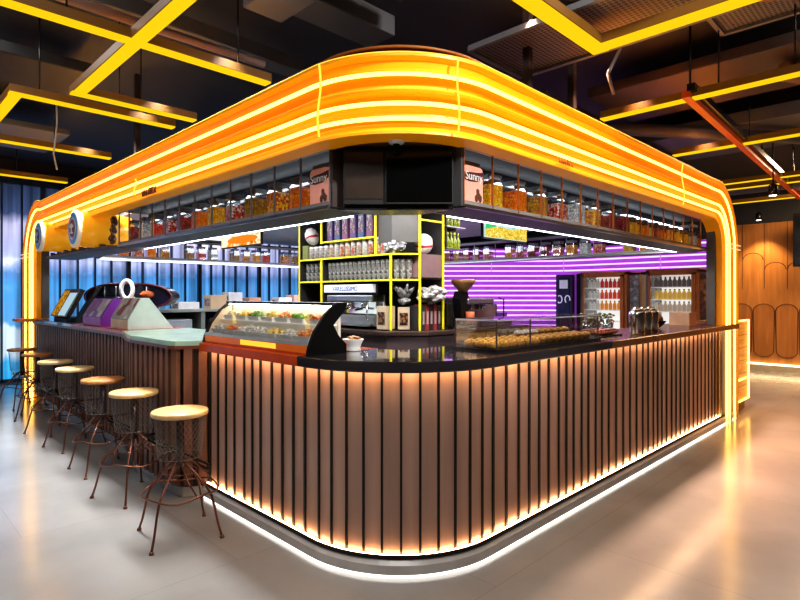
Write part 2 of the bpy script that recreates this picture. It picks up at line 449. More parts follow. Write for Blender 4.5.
# ------------------------------------------------------------------ jar cabinets over the counters
XC=2.0; ZC0=2.02; ZC1=2.375
soff=MB().prism([(2.3,8.9),(2.3,2.9),(2.9,2.3),(7.1,2.3),(7.1,8.9)],2.44,2.50)
SOFF=mat('soffit_grey',(.38,.41,.45),.42)
o=tag(soff.build('canopy_ceiling',SOFF),'dark grey canopy ceiling over the inside of the kiosk','canopy')
cabs=[]
def jar_cabinet(name,label,org,dx,out,n,pitch,depth=.30,z0=ZC0,z1=ZC1,back=True,trim=None):
    """org: first end on the front face; dx: run direction; out: outward direction"""
    org=Vector(org); dx=Vector(dx); out=Vector(out); Ln=n*pitch; c=org+dx*Ln/2
    t=thing(name,label,'cabinet',(c.x,c.y,z0))
    def bx(s0,s1,o0,o1,za,zb,mb):
        a=org+dx*s0+out*o0; b=org+dx*s1+out*o1
        mb.box(min(a.x,b.x),max(a.x,b.x),min(a.y,b.y),max(a.y,b.y),za,zb); return mb
    tm=trim or GREYTRIM
    bx(0,Ln,-depth,0,z0,z0+.035,MB()).build('shelf',mat('shelf_grey',(.22,.20,.195),.45),t)
    bx(0,Ln,-depth,.0,z1,z1+.03,MB()).build('top_board',BLACKMAT,t)
    bx(0.01,Ln-.01,-depth+.003,-.003,z0-.006,z0-.001,MB()).build('under_panel',mat('under_slate',(.055,.06,.07),.45),t)
    bx(0,Ln,0,.02,z0-.012,z0+.008,MB()).build('bottom_rail',STEEL,t)
    bx(0,Ln,-.01,.015,z1-.02,z1+.01,MB()).build('top_rail',tm,t)
    if back:
        bx(0,Ln,-depth-.012,-depth,z0,z1+.03,MB()).build('back_panel',mat('slate_panel',(.04,.047,.058),.25,.1),t)
        bx(0.01,Ln-.01,-depth+.0,-depth+.02,z1-.085,z1-.07,MB()).build('light_strip',glow('cabinet_led',(.85,.92,1.0),6),t)
    for i in range(n+1):
        w=.007
        bx(i*pitch-w if i==n else i*pitch, i*pitch if i==n else i*pitch+w,-.008,.005,z0+.005,z1,MB()).build('divider',tm,t)
    return t
jar_cabinet('jar_cabinet','shelf of candy jars under the left run of the neon fascia',(XC,2.58,0),(0,1,0),(-1,0,0),12,.3)
jar_cabinet('jar_cabinet','shelf of candy jars with copper frame under the right run of neon fascia',(2.52,XC,0),(1,0,0),(0,-1,0),16,.287,trim=COPPER)
jar_cabinet('jar_cabinet','low shelf of small jars at the back of kiosk before the blue glass wall',(2.5,8.4,0),(1,0,0),(0,-1,0),12,.4,z0=2.03,z1=2.33,back=False)
jar_cabinet('jar_cabinet','shelf of small jars at the kiosk side facing the violet neon wall',(7.1,2.2,0),(0,1,0),(-1,0,0),15,.4,z0=2.03,z1=2.33,back=False)
# canopy light strips below the cabinets
mb=MB(); mb.box(2.33,2.36,2.62,8.3,2.012,2.032); mb.box(2.60,7.0,2.33,2.36,2.012,2.032)
mb=MB(); mb.box(2.32,2.33,2.76,8.3,2.011,2.018); tag(mb.build('strip_light',COOL),'cool white strip light under the left candy jar shelf','light')
mb=MB(); mb.box(2.76,7.0,2.32,2.33,2.011,2.018); tag(mb.build('strip_light',COOL),'cool white strip light under the right candy jar shelf','light')
mb=MB(); mb.box(2.5,7.0,8.42,8.5,2.00,2.02);  tag(mb.build('strip_light',COOLDIM),'white strip light under the back jar shelf before blue glass','light')
mb=MB(); mb.box(6.35,6.47,2.75,4.1,2.395,2.42); tag(mb.build('strip_light',COOL),'bright white ceiling batten inside the kiosk at its right end','light')

# jars
JW=.14
def make_jar(key, cols, fill, label, group, w=JW, h=.215, scale=70, gl=True):
    t=thing('candy_jar',label,'jar',(0,0,0),0,group)
    b=w/2; r=.014
    def sq(b,r): 
        pts=[]
        for cx,cy,a0 in((b-r,b-r,0),(-b+r,b-r,PI/2),(-b+r,-b+r,PI),(b-r,-b+r,3*PI/2)):
            for i in range(3): a=a0+PI/2*i/2; pts.append((cx+r*math.cos(a),cy+r*math.sin(a)))
        return pts
    hc=h*fill
    MB().prism(sq(b-.004,r),.004,hc).build('contents',speckle('candy_'+key,cols,scale,es=.5),t,False)  # emission stands in for front light on the candy
    m=MB(); m.prism(sq(b,r),0,h-.03)
    m.build('glass_body',JARGLASS,t,False)
    m=MB(); m.prism(sq(b-.012,r),h-.03,h-.006); m.prism(sq(b-.006,r),h-.006,h+.006)
    m.build('lid',mat('jar_lid',(.20,.21,.23),.4,.3),t,False)
    return t
KINDS=[('orange',[(.9,.17,.0),(.95,.28,.01),(.8,.12,.0)],.70,'bright orange candy balls'),
 ('mix',[(.95,.45,.01),(.7,.06,.0),(.95,.55,.05),(.5,.03,.0)],.72,'mixed yellow and red sweets'),
 ('mustard',[(.45,.2,.015),(.55,.27,.02),(.3,.12,.01)],.70,'mustard brown pellets'),
 ('red',[(.6,.03,.02),(.75,.3,.2),(.35,.01,.01),(.8,.6,.5)],.62,'red and cream candies'),
 ('yellow',[(.95,.42,.0),(.95,.55,.04),(.85,.28,.0)],.72,'golden yellow sweets'),
 ('scarlet',[(.8,.05,.02),(.9,.12,.04),(.6,.02,.02)],.6,'scarlet candies'),
 ('maroon',[(.12,.02,.02),(.25,.03,.03),(.5,.05,.04)],.7,'dark maroon sweets'),
 ('white',[(.6,.6,.58),(.75,.72,.68),(.4,.4,.4)],.75,'pale white sweets'),
 ('amber',[(.85,.35,.02),(.6,.15,.01),(.95,.55,.1)],.68,'amber gummy sweets')]
first={}
def place_jar(k, x, y, rz, lab, grp, z=ZC0+.035, s=1.0):
    if k not in first:
        key,cols,fill,_=KINDS[k]; j=make_jar(key,cols,fill,lab,grp); first[k]=j
        j.location=(x,y,z); j.rotation_euler=(0,0,rz)
    else:
        j=dup(first[k],(x,y,z),rz,lab,grp)
    j.scale=(s,s,s)
    return j
# left run: bay 0 holds the pink tub
left=[None,0,1,2,3,4,0,6,3,5,7,6]
for i,k in enumerate(left):
    if k is None: continue
    y=2.58+.3*(i+.5)+(.02 if i==1 else 0)
    place_jar(k,2.13,y,random.uniform(-.1,.1),f'jar of {KINDS[k][3]}, {ORD[i]} bay from corner, left jar shelf','candy jars on the left fascia shelf',s=1.0 if i else 1)
right=[None,4,0,2,3,7,8,6,6,4,0,6,1,4,4,7]
for i,k in enumerate(right):
    if k is None: continue
    x=2.52+.287*(i+.5)
    w=JW
    if i>=9:
        place_jar(k,x-.065,2.13,0,f'jar of {KINDS[k][3]}, nearer in {ORD[i]} bay, right jar shelf','candy jars on the right fascia shelf',s=.78)
        k2=[1,4,8,0][i%4]
        place_jar(k2,x+.07,2.13,0,f'jar of {KINDS[k2][3]}, farther in {ORD[i]} bay, right jar shelf','candy jars on the right fascia shelf',s=.74)
    else:
        place_jar(k,x,2.13,random.uniform(-.1,.1),f'jar of {KINDS[k][3]}, {ORD[i]} bay from corner, right jar shelf','candy jars on the right fascia shelf')
# pink tubs in the corner bays
PINK=mat('salmon_pack',(.80,.36,.28),.45,0,(.8,.35,.26),.12)
def pink_tub(loc,rz,label):
    t=thing('snack_tub',label,'tub',(0,0,0),0)
    pts=[(-.095,0,0),(.095,0,0),(.095,0,.19)]+[(.095-.03+.03*math.cos(a),0,.19+.03*math.sin(a)) for a in (0.4,.8,1.2,1.57)]+[(-.095+.03+.03*math.cos(a),0,.19+.03*math.sin(a)) for a in (1.57,1.95,2.35,2.75)]+[(-.095,0,.19)]
    MB().extr([(x,-.07,z) for x,_,z in pts],(0,.14,0)).build('tub',PINK,t,False)
    m=MB(); m.box(-.085,.085,-.055,.055,.225,.25); m.build('lid',MATS['jar_lid'],t,False)
    band=[( -.095,-.074,.135),(-.04,-.074,.125),(.03,-.074,.13),(.095,-.074,.155),(.095,-.074,.195),(.03,-.074,.185),(-.04,-.074,.18),(-.095,-.074,.175)]
    MB().extr(band,(0,.004,0)).build('brand_band',mat('dark_band',(.08,.02,.025),.5),t,False)
    text('Sunny',.07,Matrix.Translation((0,-.0755,.156))@Matrix.Rotation(PI/2,4,'X'),WHITE,'lettering',t,.001)
    m=MB(); 
    for i,(a,b) in enumerate(((.03,.03),(.055,.045),(.045,.07),(.07,.03))): m.blob((a-.005,-.073,b),(.017,.004,.026),i,1,.2)
    m.build('printed_picture',mat('choc_print',(.10,.035,.02),.5),t,False)
    t.location=loc; t.rotation_euler=(0,0,rz); return t
pink_tub((2.10,2.73,ZC0+.035),-PI/2,'pink snack tub with dark name band in the corner bay of the left jar shelf')
pink_tub((2.655,2.10,ZC0+.035),0,'pink snack tub with dark name band in the corner bay of the right jar shelf')
# small jars on the back shelves
n=0
for i in range(24):
    x=2.62+i*.196
    if i in (5,9,14,20): continue
    k=random.choice([0,4,2,3,5,1,7,6,8]); n+=1
    place_jar(k,x,8.52,0,'small square jar of sweets on the back shelf before the blue glass','small jars on the back shelf',z=2.066,s=.93)
for i in range(28):
    y=2.35+i*.205
    if i%9==4: continue
    k=random.choice([7,2,6,3,8,7,6])
    place_jar(k,7.22,y,0,'small square jar on the side shelf before the violet neon wall','small jars on the side shelf',z=2.066,s=.93)

# ------------------------------------------------------------------ corner recess: display wall with TV
cw=thing('corner_bulkhead','dark angled bulkhead at the corner, between the two jar shelves','bulkhead',(2.4,2.4,2.0))
a=Vector((2.02,2.56,0)); b=Vector((2.50,2.02,0))
# side cheeks
mb=MB(); mb.prism([(2.0,2.578),(2.0,2.56),(2.10,2.55),(2.28,2.578)],ZC0,2.40); mb.build('left_cheek',mat('cheek_brown',(.045,.03,.026),.4),cw)
mb=MB(); mb.prism([(2.518,2.0),(2.50,2.0),(2.49,2.09),(2.518,2.28)],ZC0,2.40); mb.build('right_cheek',mat('cheek_grey',(.10,.10,.105),.35,.3),cw)
mb=MB(); mb.prism([(2.06,2.535),(2.50,2.09),(2.52,2.33),(2.33,2.56)],2.012,2.44); mb.build('back_board',mat('recess_dark',(.03,.025,.023),.35),cw)
mb=MB(); mb.prism([(2.02,2.577),(2.02,2.45),(2.17,2.19),(2.4,2.05),(2.517,2.02),(2.517,2.35),(2.35,2.577)],2.372,2.40); mb.build('soffit_board',mat('recess_soffit',(.16,.07,.035),.45),cw)
mb=MB(); mb.prism([(2.03,2.545),(2.50,2.06),(2.52,2.33),(2.33,2.56)],2.0,2.012); mb.build('bottom_lip',BLACK,cw)
u=Vector((1,-1,0)).normalized(); f=Vector((1,1,0)).normalized()
def fp(r,d,z): return u*r+f*d+Vector((0,0,z))    # position given along the 45 degree face
tv=thing('tv_screen','wide black television mounted in the corner under the fascia','television',fp(.11,3.22,2.02))
def fbox(mb,r0,r1,d0,d1,z0,z1,mi=0):
    vs=[fp(r,d,z) for z in (z0,z1) for r,d in((r0,d0),(r1,d0),(r1,d1),(r0,d1))]
    mb.add(vs,[(0,3,2,1),(4,5,6,7),(0,1,5,4),(1,2,6,5),(2,3,7,6),(3,0,4,7)],mi); return mb
fbox(MB(),-.085,.309,3.19,3.235,2.03,2.34).build('casing',BLACKMAT,tv)
fbox(MB(),-.078,.302,3.186,3.192,2.04,2.332).build('screen',mat('tv_glass',(.003,.003,.003),.12),tv)
t2=thing('tv_screen','smaller brownish glossy screen left of the black television','television',fp(-.2,3.22,2.02))
fbox(MB(),-.326,-.09,3.205,3.24,2.03,2.34).build('casing',BLACKMAT,t2)
fbox(MB(),-.318,-.098,3.20,3.207,2.06,2.332).build('screen',mat('brown_glass',(.05,.036,.028),.2),t2)
dl=thing('downlight','round white smoke detector in the brown soffit above the television','detector',fp(-.02,3.03,2.36))
mb=MB(); mb.lathe([(.012,-.03),(.04,-.026),(.052,-.01),(.052,.0)],fp(-.02,3.07,2.371),20); mb.build('body',WHITE,dl)
mb=MB(); mb.lathe([(.018,-.034),(.02,-.03)],fp(-.02,3.07,2.371),16); mb.build('vent_ring',BLACK,dl)

# ------------------------------------------------------------------ back bar and shelf unit (yellow frames)
bb=thing('back_bar','dark mauve panelled back bar base carrying the yellow-framed shelf unit','cabinet',(4.2,4.2,0))
ppoly=[(3.45,5.45),(3.45,3.62),(3.71,3.36),(5.35,3.36),(5.35,4.2),(4.4,5.45)]
mb=MB(); mb.prism(ppoly,0,1.13); mb.build('base_panels',mat('mauve_panel',(.085,.06,.065),.4),bb)
mb=MB(); mb.prism([(3.42,5.47),(3.42,3.61),(3.70,3.33),(5.37,3.33),(5.37,4.2),(4.4,5.47)],1.13,1.165); mb.build('granite_top',speckle('granite',[(.10,.06,.05),(.2,.12,.1),(.05,.03,.03)],160,.3,bump=0),bb,bevel=.004)
mb=MB()
for y in (4.15,4.7): mb.box(3.444,3.452,y,y+.012,.2,1.12)
for x in (4.1,4.6,5.0): mb.box(x,x+.012,3.354,3.362,.2,1.12)
mb.box(3.445,3.452,3.63,5.4,1.0,1.01); mb.box(3.72,5.3,3.355,3.362,1.0,1.01); mb.build('joint_lines',BLACK,bb)

su=thing('shelf_unit','tall dark corner shelf unit edged with bright yellow square frames','shelf',(4.0,4.4,1.165))
A=Vector((3.54,5.12,0)); B=Vector((3.54,3.66,0)); C=Vector((3.73,3.47,0)); D=Vector((4.06,3.47,0))
SB=mat('shelf_back',(.045,.040,.042),.45); SG=mat('shelf_backgrey',(.085,.08,.078),.4)
mb=MB(); mb.prism([(3.88,5.12),(3.88,3.85),(3.98,3.76),(4.06,3.76),(4.40,3.9),(4.40,5.12)],1.165,2.43); mb.build('core',SB,su)
MB().box(3.54,3.9,5.11,5.13,1.165,2.43).build('side_panel',SB,su); MB().box(4.06,4.075,3.47,3.9,1.165,2.43).build('side_panel',SB,su)
zs1,zs2=1.64,1.88; ztop=2.43
def ypost(p,z0,z1,w=.016): 
    MB().box(p.x-w/2,p.x+w/2,p.y-w/2,p.y+w/2,z0,z1).build('frame_post',YEL,su)
def ybar(a,b,z,w=.016):
    m=MB(); a=Vector((a.x,a.y,z)); b=Vector((b.x,b.y,z)); m.seg(a,b,w,w); m.build('frame_rail',YEL,su)
Y1=Vector((3.54,4.72,0)); Y2=Vector((3.54,3.87,0))
ypost(A,1.17,ztop); ypost(Y1,1.17,zs2); ypost(B,1.17,zs2); ypost(C,1.17,ztop); ypost(D,1.17,2.40); ypost(Y2,zs2,ztop); ypost(Y1,2.04,ztop)
for z in (zs1,zs2): ybar(A,B,z); ybar(B,C,z)
ybar(Y1,Y2,2.055); ybar(C,D,2.20)
def shelf(polyg,z,name='shelf_board'): MB().prism(polyg,z-.008,z+.008).build(name,SB,su)
for z in (zs1,zs2): shelf([(3.55,5.11),(3.55,3.66),(3.735,3.475),(3.99,3.77),(3.89,3.86),(3.89,5.11)],z)
shelf([(3.55,4.71),(3.55,3.88),(3.88,3.88),(3.88,4.71)],2.055)
# grey closed panel upper corner, mauve block
mb=MB(); mb.prism([(3.56,3.85),(3.56,3.665),(3.735,3.49),(3.76,3.50),(3.60,3.85)],1.99,ztop); mb.build('grey_panel',SG,su)
mb=MB(); mb.box(3.75,4.05,3.48,3.75,1.665,1.885); mb.build('mauve_block',mat('mauve_block',(.22,.13,.14),.5),su)
for (y) in (4.72,): 
    MB().box(3.56,3.88,y-.008,y+.008,1.17,zs2).build('partition',SB,su)
MB().box(3.75,4.05,3.49,3.75,1.65,1.665).build('shelf_board',SB,su)

# goods on shelf unit --------------------------------------------------
def carton(name,label,cat,c,size,m,rz=0,grp=None,bevel=.003,extra=None):
    """a printed pack: body and a label panel on its front"""
    t=thing(name,label,cat,(c[0],c[1],c[2]),rz,grp)
    sx,sy,sz=size
    MB().box(-sx/2,sx/2,-sy/2,sy/2,0,sz).build('pack_body',m,t,False,bevel=bevel)
    if extra: 
        MB().box(-sx/2-.002,-sx/2+.001,-sy*.36,sy*.36,sz*.2,sz*.75).build('pack_label',extra,t,False)
    return t
PUR=[mat('pack_violet',(.12,.06,.22),.4),mat('pack_navy',(.06,.09,.22),.4),mat('pack_plum',(.22,.07,.16),.4)]
LAB=speckle('print_pale',[(.55,.4,.4),(.2,.1,.25),(.5,.2,.15),(.7,.7,.75)],55,.4,bump=0)
for i in range(6):
    c=carton('tall_pack',f'tall dark violet pack, {ORD[i]} from the left on the top shelf of the yellow unit','pack',(3.62,4.62-.125*i,2.065),(.10,.085,.29),PUR[i%3],0,'tall packs on the top shelf',extra=LAB)
cl=[(.62,.3,.15),(.7,.66,.6),(.55,.12,.06),(.75,.35,.1),(.65,.45,.4),(.55,.5,.42),(.7,.6,.5)]
def canister(label,grp,loc,r,h,m,lidm):
    t=thing('canister',label,'canister',loc,0,grp)
    MB().lathe([(r*.96,0),(r,.006),(r,h*.88),(r*.93,h*.9)],n=14).build('body',m,t,False)
    MB().lathe([(r*.98,h*.88),(r,h*.9),(r,h),(r*.9,h+.003)],n=14).build('lid',lidm,t,False)
    return t
for i in range(15):
    y=5.04-.088*i
    if i<5: m=speckle('tin_pale',[(.55,.5,.45),(.4,.3,.28),(.6,.55,.5)],60,.3,bump=0); w='pale tin'
    else: m=speckle('tin_%d'%(i%5),[cl[i%7],cl[(i+2)%7],(.75,.72,.68)],50,.3,bump=0); w=['red and white','orange','cream','brown','striped red'][i%5]+' printed tin'
    canister(f'{w}, {ORD[i]} from the left on the upper yellow-edged shelf','tins on the upper yellow-edged shelf',(3.60,y,zs2+.01),.039,.13+.035*(i>=5),m,WHITE)
CUP=glass('cup_glass',(.80,.82,.80),.85,.25)
FROST=speckle('frosted_cup',[(.5,.5,.48),(.25,.24,.23),(.6,.6,.58),(.38,.36,.34)],55,.25,bump=0)
def cup(label,grp,loc,h=.13,r=.034,m=None):
    t=thing('drinking_glass',label,'glass',loc,0,grp)
    MB().lathe([(r*.75,0),(r*.78,.006),(r*.96,h*.9),(r,h),(r*.93,h),(r*.7,.02),(0.0001,.018)],n=12).build('cup_wall',m or FROST,t,False)
    return t
base_cup=None
for i in range(14):
    y=4.64-.068*i
    lab='frosted tumbler in the long row on the middle yellow-edged shelf'
    if base_cup is None: base_cup=cup(lab,'tumblers on the middle shelf',(3.61,y,zs1+.01),.19,.033)
    else: dup(base_cup,(3.61,y,zs1+.01))
b2=None
for i in range(4):
    for lv in range(2):
        loc=(3.61,5.04-.078*i,zs1+.01+.1*lv)
        if b2 is None: b2=cup('clear stacked glass in the left cell of the middle yellow shelf','glasses in left middle cell',loc,.095,.034,FROST)
        else: dup(b2,loc)
for i in range(4):
    for lv in range(2):
        dup(b2,(3.62,5.03-.08*i,1.175+.1*lv+.0),None,'clear glass in the bottom left cell beside the espresso machine','glasses in bottom left cell')
for i in range(3):
    loc=B.lerp(C,.2+.22*i)+Vector((.06,.06,zs1+.01))
    dup(base_cup,tuple(loc),None,'patterned glass jar on the middle shelf of the angled corner cell','glass jars in the angled cell')
WRAP=speckle('crumpled_wrap',[(.55,.55,.57),(.18,.18,.19),(.75,.75,.77),(.35,.35,.36)],28,.25,bump=.8)
def wrap(name,label,cat,c,r,seed,m=None,jit=.3,sub=3):
    o=MB().blob(c,r,seed,sub,jit).build(name,m or WRAP); return tag(o,label,cat)
wrap('wrapped_bag','crumpled clear bag on the upper shelf beside the grey panel','bag',(3.60,3.68,1.955),(.06,.12,.06),3)
m=MB(); 
for k in range(9):
    a=k*2*PI/9; m.tube([(3.70,3.64,1.45),(3.70+.05*math.cos(a),3.64+.05*math.sin(a),1.53),(3.70+.11*math.cos(a),3.64+.11*math.sin(a),1.60-.03*(k%2))],[.018,.028,.004],6)
m.blob((3.70,3.64,1.44),(.06,.06,.035),4,2,.2)
tag(m.build('foil_bow',WRAP),'spiky silver foil bundle on the box in the angled corner cell','decoration')
bx_=carton('gift_box','cream box with dark grid window in the angled corner cell','box',(3.70,3.65,1.175),(.11,.11,.21),mat('cream_card',(.62,.5,.36),.5),PI/4,extra=speckle('grid_print',[(.06,.03,.02),(.5,.25,.12),(.1,.06,.04)],45,.4,bump=0))
carton('gift_box','cream box with dark grid window beside the espresso machine','box',(3.60,3.79,1.175),(.12,.13,.22),mat('cream_card',(.62,.5,.36),.5),0,extra=MATS['grid_print'])
wrap('wrapped_bag','large crumpled white paper bag lying in the lower right cell','bag',(3.93,3.50,1.50),(.18,.09,.085),9,speckle('white_paper',[(.7,.68,.67),(.4,.38,.38),(.8,.78,.77)],24,.5,bump=.8),.22)
for i in range(5):
    cc=[(.05,.05,.055),(.40,.05,.05),(.03,.03,.03),(.45,.06,.07),(.05,.04,.05)][i]
    t=thing('bound_folder',f'{["black","red","black","red","dark"][i]} upright folder, {ORD[i]} from the left in the lower right cell','folder',(3.79+.056*i,3.56,1.165),0,'folders under the paper bag')
    MB().box(-.024,.024,-.08,.08,0,.235+.01*(i%2)).build('cover',mat('folder_%d'%i,cc,.45),t,False,bevel=.003)
    MB().box(-.012,.012,-.083,-.079,.06,.18).build('spine_label',mat('spine_pale',(.5,.4,.4),.5),t,False)
def striped_bag(label,loc,rz,tilt):
    t=thing('striped_bag',label,'bag',(0,0,0))
    m=MB(); m.blob((0,0,.10),(.085,.07,.10),5,3,.04,flat=False); m.build('bag_body',mat('ivory',(.75,.7,.66),.4),t,False)
    m=MB(); m.blob((0,0,.085),(.0875,.0725,.035),5,3,.02,flat=False); m.build('red_band',mat('crimson',(.45,.02,.03),.4),t,False)
    t.location=loc; t.rotation_euler=(tilt,0,rz); return t
striped_bag('white rounded helmet-like bag with red band on the mauve block',(3.88,3.56,1.89),-.75,.25)
striped_bag('white pouch with dark red band in the upper left cell',(3.62,4.95,2.05),.3,-.35)
carton('green_carton','small green and tan carton under the red-banded pouch','carton',(3.60,5.03,1.893),(.1,.1,.15),mat('green_tan',(.18,.2,.06),.5))

# espresso machine
em=thing('espresso_machine','chrome two-group espresso machine with white lettered top board','machine',(3.66,4.25,1.165))
y0,y1=3.93,4.69
MB().box(3.60,3.86,y0,y1,1.19,1.30).build('lower_body',STEEL,em,bevel=.01)
MB().box(3.72,3.86,y0,y1,1.30,1.52).build('back_plate',CHROME,em,bevel=.01)
MB().box(3.57,3.86,y0+.02,y1-.02,1.43,1.50).build('head_housing',STEEL,em,bevel=.012)
MB().box(3.55,3.60,y0,y1,1.525,1.605).build('sign_board',mat('sign_white',(.85,.87,.95),.3,0,(.85,.88,1),.35),em,bevel=.004)
MB().box(3.60,3.86,y0-.03,y1,1.50,1.61).build('cup_rail_top',BLACKMAT,em,bevel=.006)
text('VAKELLISSIMO',.062,frame((3.547,4.34,1.562),(0,-1,0),(0,0,1)),mat('blue_print',(.06,.08,.4),.4),'lettering',em,.001)
MB().box(3.52,3.74,y0+.03,y1-.03,1.195,1.215).build('drip_tray',CHROME,em,bevel=.003)
for y in (4.12,4.34,4.56):
    g=MB().lathe([(.03,1.36),(.036,1.37),(.036,1.43)],(3.62,y,0),14).build('group_head',CHROME,em)
    MB().tube([(3.60,y,1.365),(3.50,y,1.355)],.010,8).build('handle',BLACK,g)
MB().tube([(3.56,4.00,1.43),(3.54,4.0,1.3),(3.56,4.0,1.24)],.006,6).build('steam_wand',CHROME,em)
for y in (y0+.06,y1-.06): MB().lathe([(.02,1.165),(.02,1.195)],(3.7,y,0),10).build('foot',BLACK,em)

# ------------------------------------------------------------------ inner screens
def screen(label,a,b,z0,z1,m,nrm):
    a=Vector(a); b=Vector(b); c=(a+b)/2
    t=thing('menu_screen',label,'screen',(c.x,c.y,z0)); n=Vector(nrm)
    m2=MB(); m2.extr([a+Vector((0,0,z0-.015)),b+Vector((0,0,z0-.015)),b+Vector((0,0,z1+.015)),a+Vector((0,0,z1+.015))],-n*.04); m2.build('frame',BLACKMAT,t)
    m2=MB(); m2.extr([a+n*.003+Vector((0,0,z0)),b+n*.003+Vector((0,0,z0)),b+n*.003+Vector((0,0,z1)),a+n*.003+Vector((0,0,z1))],-n*.002); m2.build('display',m,t)
    return t
def picture(name,cols,scale,s,dist=2.0):
    m=bpy.data.materials.new(name); m.use_nodes=True; nt=m.node_tree; nt.nodes.clear(); N,L=nt.nodes,nt.links
    o=N.new('ShaderNodeOutputMaterial'); e=N.new('ShaderNodeEmission'); e.inputs[1].default_value=s
    tc=N.new('ShaderNodeTexCoord'); nz=N.new('ShaderNodeTexNoise'); nz.inputs['Scale'].default_value=scale; nz.inputs['Distortion'].default_value=dist
    r=N.new('ShaderNodeValToRGB'); els=r.color_ramp.elements
    while len(els)<len(cols): els.new(.5)
    for i,c in enumerate(cols): els[i].position=.32+.36*i/(len(cols)-1); els[i].color=(*c,1)
    L.new(tc.outputs['Object'],nz.inputs['Vector']); L.new(nz.outputs['Fac'],r.inputs[0]); L.new(r.outputs[0],e.inputs[0]); L.new(e.outputs[0],o.inputs[0]); return m
s1=screen('bright menu screen with orange food picture, hanging left of the yellow shelf unit',(3.75,6.3,0),(3.75,7.35,0),2.17,2.435,picture('pic_food',[(.35,.08,.01),(.95,.35,.03),(1,.8,.55),(.9,.85,.7)],4.5,1.1),(-1,0,0))
m=MB(); m.blob((3.735,6.75,2.25),(.008,.42,.055),2,2,.05,flat=False); m.build('food_picture',glow('pic_orange',(.85,.25,.02),1.0),s1)
m=MB(); m.blob((3.735,6.85,2.34),(.008,.33,.04),2,2,.05,flat=False); m.build('food_picture',glow('pic_cream',(1,.75,.45),1.1),s1)
s2=screen('bright menu screen with green bottle and yellow heap, hanging right of the yellow unit',(5.0,3.68,0),(5.87,3.68,0),2.15,2.435,picture('pic_green',[(.25,.55,.6),(.5,.75,.8),(.7,.85,.85)],3,1.0),(0,-1,0))
m=MB(); m.extr([(5.01,3.665,2.155),(5.86,3.665,2.155),(5.86,3.665,2.30),(5.5,3.665,2.27),(5.2,3.665,2.29),(5.01,3.665,2.24)],(0,.005,0)); m.build('picture_heap',picture('pic_yellow',[(.35,.25,.02),(.85,.6,.03),(.95,.85,.4)],26,1.0),s2)
m=MB(); m.extr([(5.02,3.66,2.24),(5.22,3.66,2.28),(5.2,3.66,2.43),(5.02,3.66,2.43)],(0,.005,0)); m.build('picture_bottle',glow('pic_leaf',(.08,.55,.2),1.0),s2)
screen('long pale menu board with yellow pictures under the left jar shelf',(4.3,8.2,0),(3.1,8.2,0),2.36,2.43,picture('pic_board',[(.4,.3,.05),(.9,.85,.7),(.9,.95,1)],5,1.0),(0,-1,0))
sg=thing('bottle_rack','narrow rack of oil bottles hanging beside the yellow shelf unit','rack',(4.25,3.55,1.9))
MB().box(4.11,4.125,3.48,3.65,1.95,2.40).build('side_panel',BLACKMAT,sg); MB().box(4.11,4.42,3.60,3.65,1.95,2.40).build('back_panel',BLACKMAT,sg)
for z in (1.95,2.17): MB().box(4.11,4.42,3.48,3.62,z,z+.012).build('shelf_board',STEEL,sg)
bo=None
for z in (1.962,2.182):
    for i in range(5):
        x=4.155+.055*i; lab=f'small oil bottle, {ORD[i]} from the left, {"lower" if z<2 else "upper"} shelf of the narrow rack'
        if bo is None:
            bo=thing('oil_bottle',lab,'bottle',(x,3.54,z),0,'oil bottles on the narrow rack')
            MB().lathe([(.02,0),(.022,.005),(.022,.09),(.009,.12),(.009,.145)],n=10).build('body',mat('bottle_olive',(.25,.3,.03),.15),bo,False)
            MB().lathe([(.011,.143),(.011,.165)],n=8).build('cap',mat('cap_yellow',(.7,.6,.1),.4),bo,False)
        else: dup(bo,(x,3.54,z),None,lab)

# ------------------------------------------------------------------ sushi case on the left counter
ca=thing('food_case','black-ended curved glass food case of salads on the orange-red counter stretch','display case',(1.98,3.2,1.15))
ya,yb=2.60,3.93
side=[(1.85,1.15),(1.862,1.20),(1.90,1.29),(1.98,1.39),(2.06,1.452),(2.145,1.452),(2.12,1.40),(2.04,1.32),(2.08,1.255),(2.14,1.20),(2.14,1.15)]
for y in (ya,yb-.02):
    MB().extr([(x,y,z) for x,z in side],(0,.02,0)).build('end_panel',mat('case_black',(.006,.006,.006),.35,spec=.25),ca)
MB().box(1.86,2.13,ya+.02,yb-.02,1.152,1.162).build('base_tray',TOPR,ca)
MB().box(1.862,1.87,ya+.02,yb-.02,1.162,1.205).build('front_skirt',mat('amber_skirt',(.55,.11,.01),.2,.2,(.9,.2,.01),.22),ca)
MB().box(1.858,1.866,ya+.35,yb-.55,1.168,1.200).build('skirt_light',glow('amber_glow',(1,.5,.05),1.3),ca)
MB().box(1.862,2.10,ya+.02,yb-.02,1.205,1.225).build('lower_deck',mat('deck_steel',(.6,.6,.58),.3,.5),ca)
MB().extr([(1.98,ya+.02,1.315),(2.08,ya+.02,1.315),(2.08,ya+.02,1.322),(1.98,ya+.02,1.322)],(0,yb-ya-.04,0)).build('upper_shelf',mat('shelf_white',(.7,.7,.7),.3,0,(1,1,1),.3),ca)
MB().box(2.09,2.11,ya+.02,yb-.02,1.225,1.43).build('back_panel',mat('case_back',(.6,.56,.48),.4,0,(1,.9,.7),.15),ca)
MB().box(2.03,2.145,ya+.02,yb-.02,1.437,1.455).build('top_board',BLACK,ca,bevel=.004)
MB().box(2.05,2.08,ya+.03,yb-.03,1.428,1.436).build('case_light',glow('case_led',(1,.93,.8),16),ca)
MB().extr([(1.89,yb-.024,1.225),(1.92,yb-.024,1.29),(2.0,yb-.024,1.39),(2.08,yb-.024,1.43),(2.09,yb-.024,1.225)],(0,.003,0)).build('inner_end_wall',mat('beige_wall',(.75,.6,.42),.4,0,(1,.7,.4),.25),ca)
